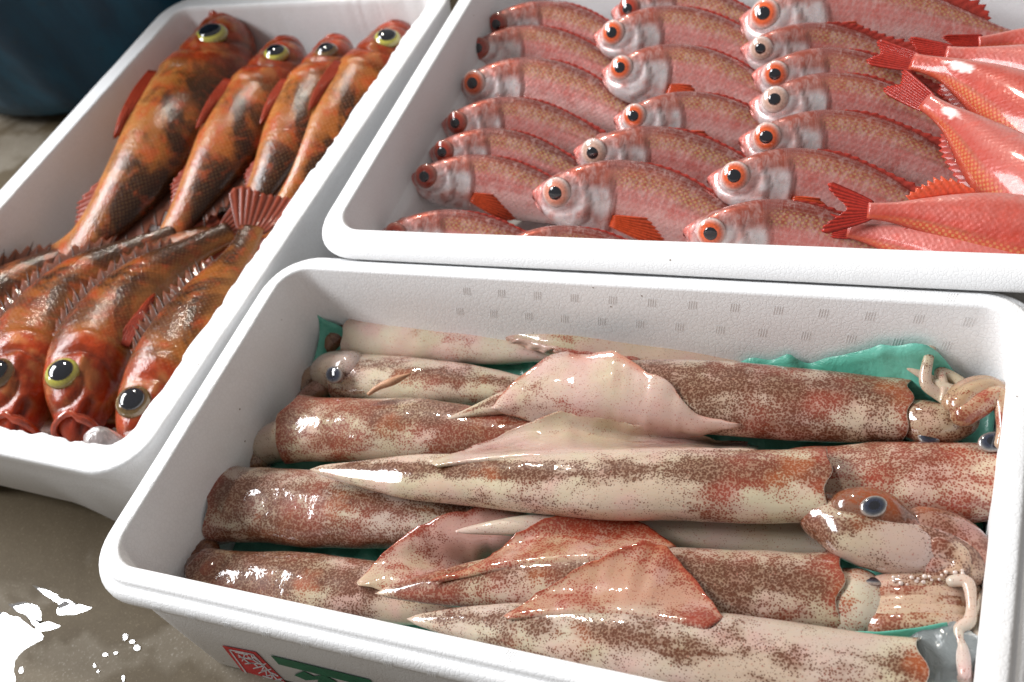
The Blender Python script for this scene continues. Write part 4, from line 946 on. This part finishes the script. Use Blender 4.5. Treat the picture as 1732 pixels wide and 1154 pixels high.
def head_right_s9(o, org, P, T, S, U, r, L, seed):
    z = z0 + .004
    h = skin_tube('head', o, org, px3([(1370, 1005, z), (1412, 1015, z), (1460, 1022, z), (1510, 1026, z)]), [.016, .019, .0205, .020], (.66, .64, .60), .18, .4, seed + 40, .7)
    squid_eye(h, org, at(1470, 984, z + .008), (0, .7, .7), .0075)
    for i in range(5):
        y = 994 + 15 * i; skin_tube('arm', h, org, px3([(1430, 1012 + 7 * i, z - .004), (1500, y + 3, z + .003), (1560, y, z + .006), (1620, y - 1, z + .004), (1650, y + 6, z), (1662, y + 20, z - .012)]), [.006, .0082, .0088, .0075, .005, .003], (.58, .44, .36), .35, .3, seed + i, .9, 14)
    skin_tube('tentacle', h, org, px3([(1600, 984, z + .013), (1634, 984, z + .014), (1642, 1010, z + .013), (1640, 1050, z + .011), (1622, 1066, z + .010), (1628, 1100, z + .010), (1632, 1150, z + .012)]), [.0030, .0034, .0026, .0034, .0028, .0036, .0030], (.62, .58, .56), -.3, .3, seed + 9)
    skin_tube('tentacle', h, org, px3([(1665, 1000, z), (1660, 1060, z + .004), (1640, 1110, z + .006), (1630, 1160, z + .006)]), [.004, .0042, .004, .004], (.70, .64, .60), -.3, .3, seed + 10)
def head_right_s6(o, org, P, T, S, U, r, L, seed):
    z = z0 + .004
    h = skin_tube('head', o, org, px3([(1655, 800, z), (1690, 800, z - .006), (1700, 830, z - .016), (1690, 880, z - .022)]), [.018, .017, .014, .010], (.55, .45, .42), .5, .6, seed + 40)
    squid_eye(h, org, at(1678, 748, z + .016), (.1, -.2, .95), .0078)
def head_left(col_, eye=None, arms=(), z=None, pts=None, rad=(.016, .019, .018, .012), dots=.3, base=(.62, .56, .50)):
    def f(o, org, P, T, S, U, r, L, seed):
        h = skin_tube('head', o, org, px3(pts), list(rad), base, dots, .3, seed + 40)
        if eye: squid_eye(h, org, at(*eye[0]), eye[1], eye[2])
        for i, (a, rr, bb, dd) in enumerate(arms):
            skin_tube('tentacle', h, org, px3(a), [rr, rr, rr * .85, rr * .6], bb, dd, .25, seed + i, .85, 12, None, .35)
    return f
zl = z0
BR = (.34, .20, .13); PL = (.60, .52, .47)
# the pile ----------------------------------------------------------
squid('pale squid at the back left, half under a pointed tail', [(1010, 606, zl), (860, 588, zl), (720, 575, zl), (598, 570, zl + .004)], wt(43), (.70, .65, .58), .18, .55, 5, .1, .7, .004, (), 
      head_left(None, None, [([(590, 560, zl), (565, 575, zl), (548, 600, zl - .008), (535, 625, zl - .016)], .009, BR, .6), ([(600, 548, zl), (572, 556, zl), (556, 580, zl - .006), (545, 610, zl - .014)], .008, PL, .2)], None, [(640, 562, zl), (600, 556, zl), (575, 562, zl - .002), (560, 580, zl - .006)], (.015, .014, .012, .008), .5), group=G_L)
squid('squid along the back wall with an orange patch near its pointed tail', [(783, 541, z0 + .010), (930, 566, z0 + .008), (1090, 590, z0 + .002), (1240, 612, z0 - .004), (1345, 630, z0 - .010)], ([0, .06, .2, .4, .6, .8, 1], [1, 11, 30, 46, 50, 50, 46]), (.66, .58, .48), .34, .75, 9, .25, .7, .003,
      [([(900, 545, z0 + .018), (1000, 552, z0 + .018), (1100, 570, z0 + .014)], [(870, 540, z0 + .014), (1010, 543, z0 + .018), (1245, 580, z0 + .010)], dict(dots=.5, red=.3, rim=.2, skip=(17, 37))),
       ([(880, 570, z0 + .016), (960, 590, z0 + .017), (1080, 604, z0 + .014)], [(860, 580, z0 + .010), (945, 600, z0 + .014), (1090, 620, z0 + .010)], dict(dots=.3, red=.9, rim=.6, skip=(17, 37)))], None, group=G_R)
squid('squid with a staring white-rimmed eye at the left end', [(1000, 668, zl), (860, 658, zl), (700, 646, zl), (578, 636, zl)], wt(45), (.64, .59, .50), .42, .25, 13, .45, .66, .003, (),
      head_left(None, ((566, 634, zl + .018), (-.1, -.45, .85), .0085), [([(560, 650, zl), (530, 665, zl - .004), (505, 690, zl - .01), (480, 720, zl - .014)], .009, BR, .5), ([(545, 625, zl), (524, 640, zl - .004), (508, 665, zl - .01), (490, 690, zl - .014)], .008, BR, .5)], None, [(625, 640, zl), (585, 633, zl), (556, 630, zl), (535, 640, zl - .006)], (.018, .0185, .016, .008), .15, (.66, .62, .58)), group=G_L)
squid('big squid with a spread pale fin and its mantle mouth at the back right', [(745, 712, z0 + .022), (900, 672, z0 + .020), (1050, 664, z0 + .016), (1220, 672, z0 + .012), (1380, 684, z0 + .008), (1532, 696, z0 + .006)], ([0, .06, .15, .3, .45, .65, .85, 1], [1, 8, 22, 46, 63, 69, 66, 59]), (.66, .60, .50), .55, .4, 17, .45, .66, .006,
      [([(834, 692), (905, 716), (1000, 738), (1100, 746), (1180, 738), (1252, 722)], [(830, 690), (868, 645), (925, 606), (975, 595), (1045, 602), (1125, 645), (1180, 700), (1254, 718)], dict(dots=-.05, red=.75, rim=.7, base=(.66, .54, .50), span=1, skip=(37,)))], head_right_s3, group=G_R)
squid('red and brown speckled squid with a square-cut mantle mouth at the left', [(1060, 762, zl + .006), (900, 742, zl + .008), (720, 730, zl + .008), (600, 727, zl + .008), (498, 726, zl + .008)], wt(60), (.62, .58, .46), .72, .45, 19, .25, .66, .005, (),
      head_left(None, None, [([(470, 745, zl), (430, 775, zl - .006), (400, 800, zl - .01), (372, 830, zl - .012)], .0120, (.46, .34, .22), .5), ([(450, 765, zl), (410, 800, zl - .006), (380, 822, zl - .012), (364, 860, zl - .014)], .010, (.40, .28, .18), .5), ([(480, 720, zl), (440, 735, zl - .006), (420, 760, zl - .012), (400, 790, zl - .02)], .007, PL, .0)], None, [(540, 735, zl + .004), (500, 740, zl + .004), (468, 748, zl + .002), (430, 775, zl - .004)], (.016, .0165, .0145, .009), .35, (.64, .60, .50)), group=G_L)
squid('squid under the pale one, red blotches at the right wall, dark eye', [(1180, 835, z0 - .004), (1320, 826, z0 - .002), (1480, 818, z0 + .002), (1600, 816, z0 + .002), (1692, 816, z0 + .002)], ([0, .1, .3, .5, .7, .9, 1], [10, 40, 66, 74, 76, 74, 70]), (.66, .60, .48), .6, .75, 23, .2, .66, .004, (), head_right_s6, group=G_R)
squid('large brown squid at the left with a white glint near its mouth', [(1010, 935, zl + .008), (860, 895, zl + .006), (690, 872, zl + .004), (520, 858, zl + .004), (382, 852, zl + .004)], wt(68), (.60, .55, .48), .68, .45, 29, .4, .66, .006,
      [([(606, 990), (690, 1004), (790, 992), (880, 960), (960, 928), (1000, 900)], [(603, 986), (636, 948), (690, 902), (756, 868), (880, 858), (1000, 880)], dict(dots=.12, red=.9, rim=.7, base=(.62, .42, .37), span=1, skip=(31, 43, 47, 37)))],
      head_left(None, None, [([(380, 835, zl), (362, 850, zl - .006), (356, 885, zl - .012), (372, 915, zl - .018)], .0085, BR, .6), ([(376, 870, zl), (352, 892, zl - .008), (362, 912, zl - .008), (392, 912, zl - .006)], .0045, (.58, .48, .44), .0), ([(372, 900, zl - .004), (350, 915, zl - .008), (335, 930, zl - .012), (325, 950, zl - .016)], .006, BR, .4)], None, [(430, 850, zl), (395, 850, zl), (375, 856, zl - .004), (362, 870, zl - .01)], (.017, .0165, .013, .008), .7, (.46, .34, .26)), group=G_L)
squid('pale squid tail poking out between two fins, mostly buried', [(768, 899, z0 + .029), (880, 890, z0 + .022), (1020, 893, z0 + .008), (1200, 900, z0 - .004), (1400, 915, z0 - .012)], ([0, .06, .2, .4, .6, .8, 1], [2, 9, 20, 30, 36, 38, 38]), (.70, .64, .58), .12, .5, 31, .1, .66, .003, (), None, group=G_R)
squid('long pale squid pointing left across the middle, brown stripe, eye at right', [(524, 794, z0 + .032), (680, 806, z0 + .032), (880, 815, z0 + .030), (1080, 820, z0 + .026), (1250, 822, z0 + .022), (1394, 822, z0 + .018)], ([0, .03, .10, .22, .38, .6, .8, 1], [2, 10, 20, 38, 50, 62, 67, 68]), (.70, .65, .54), .34, .4, 37, .75, .66, .005,
      [([(740, 790, z0 + .044), (880, 780, z0 + .048), (1080, 772, z0 + .046), (1280, 764, 0)], [(725, 782, z0 + .038), (830, 742, z0 + .042), (930, 703, z0 + .044), (990, 700, z0 + .046), (1050, 712, 0), (1130, 722, 0), (1200, 740, 0), (1285, 748, 0)], dict(dots=.1, red=.5, rim=.15, base=(.66, .54, .50)))], head_right_s5, group=G_R)
squid('dark speckled squid behind the front rim at the left', [(960, 1050, zl), (820, 1030, zl), (660, 1005, zl), (480, 990, zl), (345, 985, zl)], wt(58), (.56, .50, .42), .72, .25, 41, .4, .66, .005, (),
      head_left(None, None, [([(350, 960, zl), (330, 945, zl), (328, 965, zl - .006), (322, 990, zl - .012)], .011, (.20, .09, .05), .9), ([(365, 945, zl), (345, 935, zl + .001), (334, 950, zl - .004), (326, 975, zl - .012)], .010, (.24, .11, .06), .9)], None, [(400, 985, zl), (360, 978, zl), (342, 965, zl), (330, 975, zl - .006)], (.018, .017, .014, .010), .9, (.26, .13, .08)), group=G_L)
squid('brown squid with a raised orange fin and its arms at the right', [(634, 1004, z0 + .026), (760, 992, z0 + .024), (900, 985, z0 + .020), (1080, 990, z0 + .014), (1250, 998, z0 + .008), (1414, 1006, z0 + .004)], ([0, .04, .12, .25, .42, .6, .8, 1], [2, 12, 26, 44, 58, 68, 72, 70]), (.62, .56, .46), .62, .5, 43, .45, .66, .006,
      [([(740, 984, z0 + .038), (880, 966, z0 + .042), (1060, 956, z0 + .040)], [(720, 985, z0 + .036), (810, 950, z0 + .040), (900, 888, z0 + .044), (980, 866, z0 + .044), (1080, 880, z0 + .042), (1145, 925, z0 + .040)], dict(dots=.5, red=.85, rim=.9, base=(.56, .36, .25), skip=(37, 47)))], head_right_s9, group=G_R)
squid('pale squid along the front rim, nearest the viewer, orange fin folded up', [(688, 1047, z0 + .030), (820, 1058, z0 + .028), (980, 1076, z0 + .026), (1180, 1104, z0 + .022), (1380, 1130, z0 + .018), (1550, 1152, z0 + .014)], ([0, .03, .10, .22, .38, .6, .8, 1], [3, 11, 24, 42, 58, 72, 76, 72]), (.64, .60, .53), .42, .3, 47, .3, .66, .004,
      [([(860, 1048, z0 + .040), (1000, 1050, z0 + .046), (1190, 1068, z0 + .046)], [(852, 1042, z0 + .038), (940, 985, z0 + .046), (1030, 935, z0 + .050), (1110, 918, z0 + .052), (1160, 960, z0 + .051), (1225, 1045, z0 + .046)], dict(dots=.45, red=.9, rim=.9, base=(.56, .36, .26)))], None, group=G_R)
for seed_, o_, org_, fins_ in FINS:
    for fb_, fo_, fd_ in fins_: lay_fin(seed_, o_, org_, fb_, fo_, fd_)
lump('ice_bag', 'grey cloudy lump of ice beside the front squid at the right', at(1590, 1100, z0 + .002), (.026, .020, .015), M_ICEBAG, 8, .32)
# loose tentacle lying on the eyed squid
lt, lf = tube(px3([(622, 668, zl + .030), (640, 655, zl + .031), (665, 645, zl + .032), (695, 632, zl + .031)]), [.0012, .0024, .0028, .0006], 10, 24)
o = mk('tentacle_scrap', lt, lf, M_FIN, None, (0, 0, 0), {'col': np.tile(np.array([.50, .27, .16]), (len(lt), 1))}); o['label'] = 'thin tan scrap of tentacle lying on the squid with the staring eye'; o['category'] = 'squid scrap'

# green paper lining the squid box
def paper():
    n, m = 150, 90; u = np.linspace(0.009, WA - .009, n); v = np.linspace(0.009, DA - .007, m); x, y = np.meshgrid(u, v, indexing='ij')
    ex = np.minimum(x - u[0], u[-1] - x); ey = v[-1] - y; ef = y - v[0]
    q = np.stack([x * 26, y * 26, 0 * x], -1); nz = noise(q, 77, 3); n2 = noise(q * 2.3, 78, 2)
    back = np.exp(-np.maximum(ey, 0) / .016) * (.014 + (.030 * sstep(.31, .35, x) + .018 * sstep(.38, .43, x)) * (1 - sstep(.45, .485, x)) + .018 * (1 - sstep(.02, .06, x)))
    side = np.exp(-np.maximum(ex, 0) / .010) * .016 * np.where(x < .25, sstep(.10, .2, y) + .3, .4)
    rid = np.abs(noise(np.stack([x * 38 + y * 14, y * 20, 0 * x], -1), 79, 2) - .5)
    z = .040 + back + side + (nz - .5) * .018 + (n2 - .5) * .007 - rid * .026
    z = np.maximum(z, .024)
    g = np.stack([x + (n2 - .5) * .003, y + (nz - .5) * .004 * sstep(0, .02, ey), z], -1)
    g[:, :, 1] = np.minimum(g[:, :, 1], DA - .0085)
    o = sheet('paper_liner', g, .0004, M_PAPER, None, (0, 0, 0)); o['label'] = 'crumpled green paper lining the box under the squid'; o['category'] = 'paper'
paper()
# a corner of the paper folded up beside the ice
g = np.zeros((24, 14, 3))
A_ = path([at(1395, 1068, z0 + .004), at(1460, 1070, z0 + .013), at(1530, 1066, z0 + .016), at(1602, 1054, z0 + .016)], 24)[0]; B_ = path([at(1400, 1110, z0 - .012), at(1480, 1116, z0 - .004), at(1540, 1106, z0 + .002), at(1606, 1082, z0 + .006)], 24)[0]
s = np.linspace(0, 1, 14)[None, :, None]; g = A_[:, None] * (1 - s) + B_[:, None] * s; g[..., 2] += (noise(g * 70, 5, 2) - .5) * .006
o = sheet('paper_scrap', g, .0004, M_PAPER, None, (0, 0, 0)); o['label'] = 'folded green paper corner between the arms of a squid and the ice'; o['category'] = 'paper'
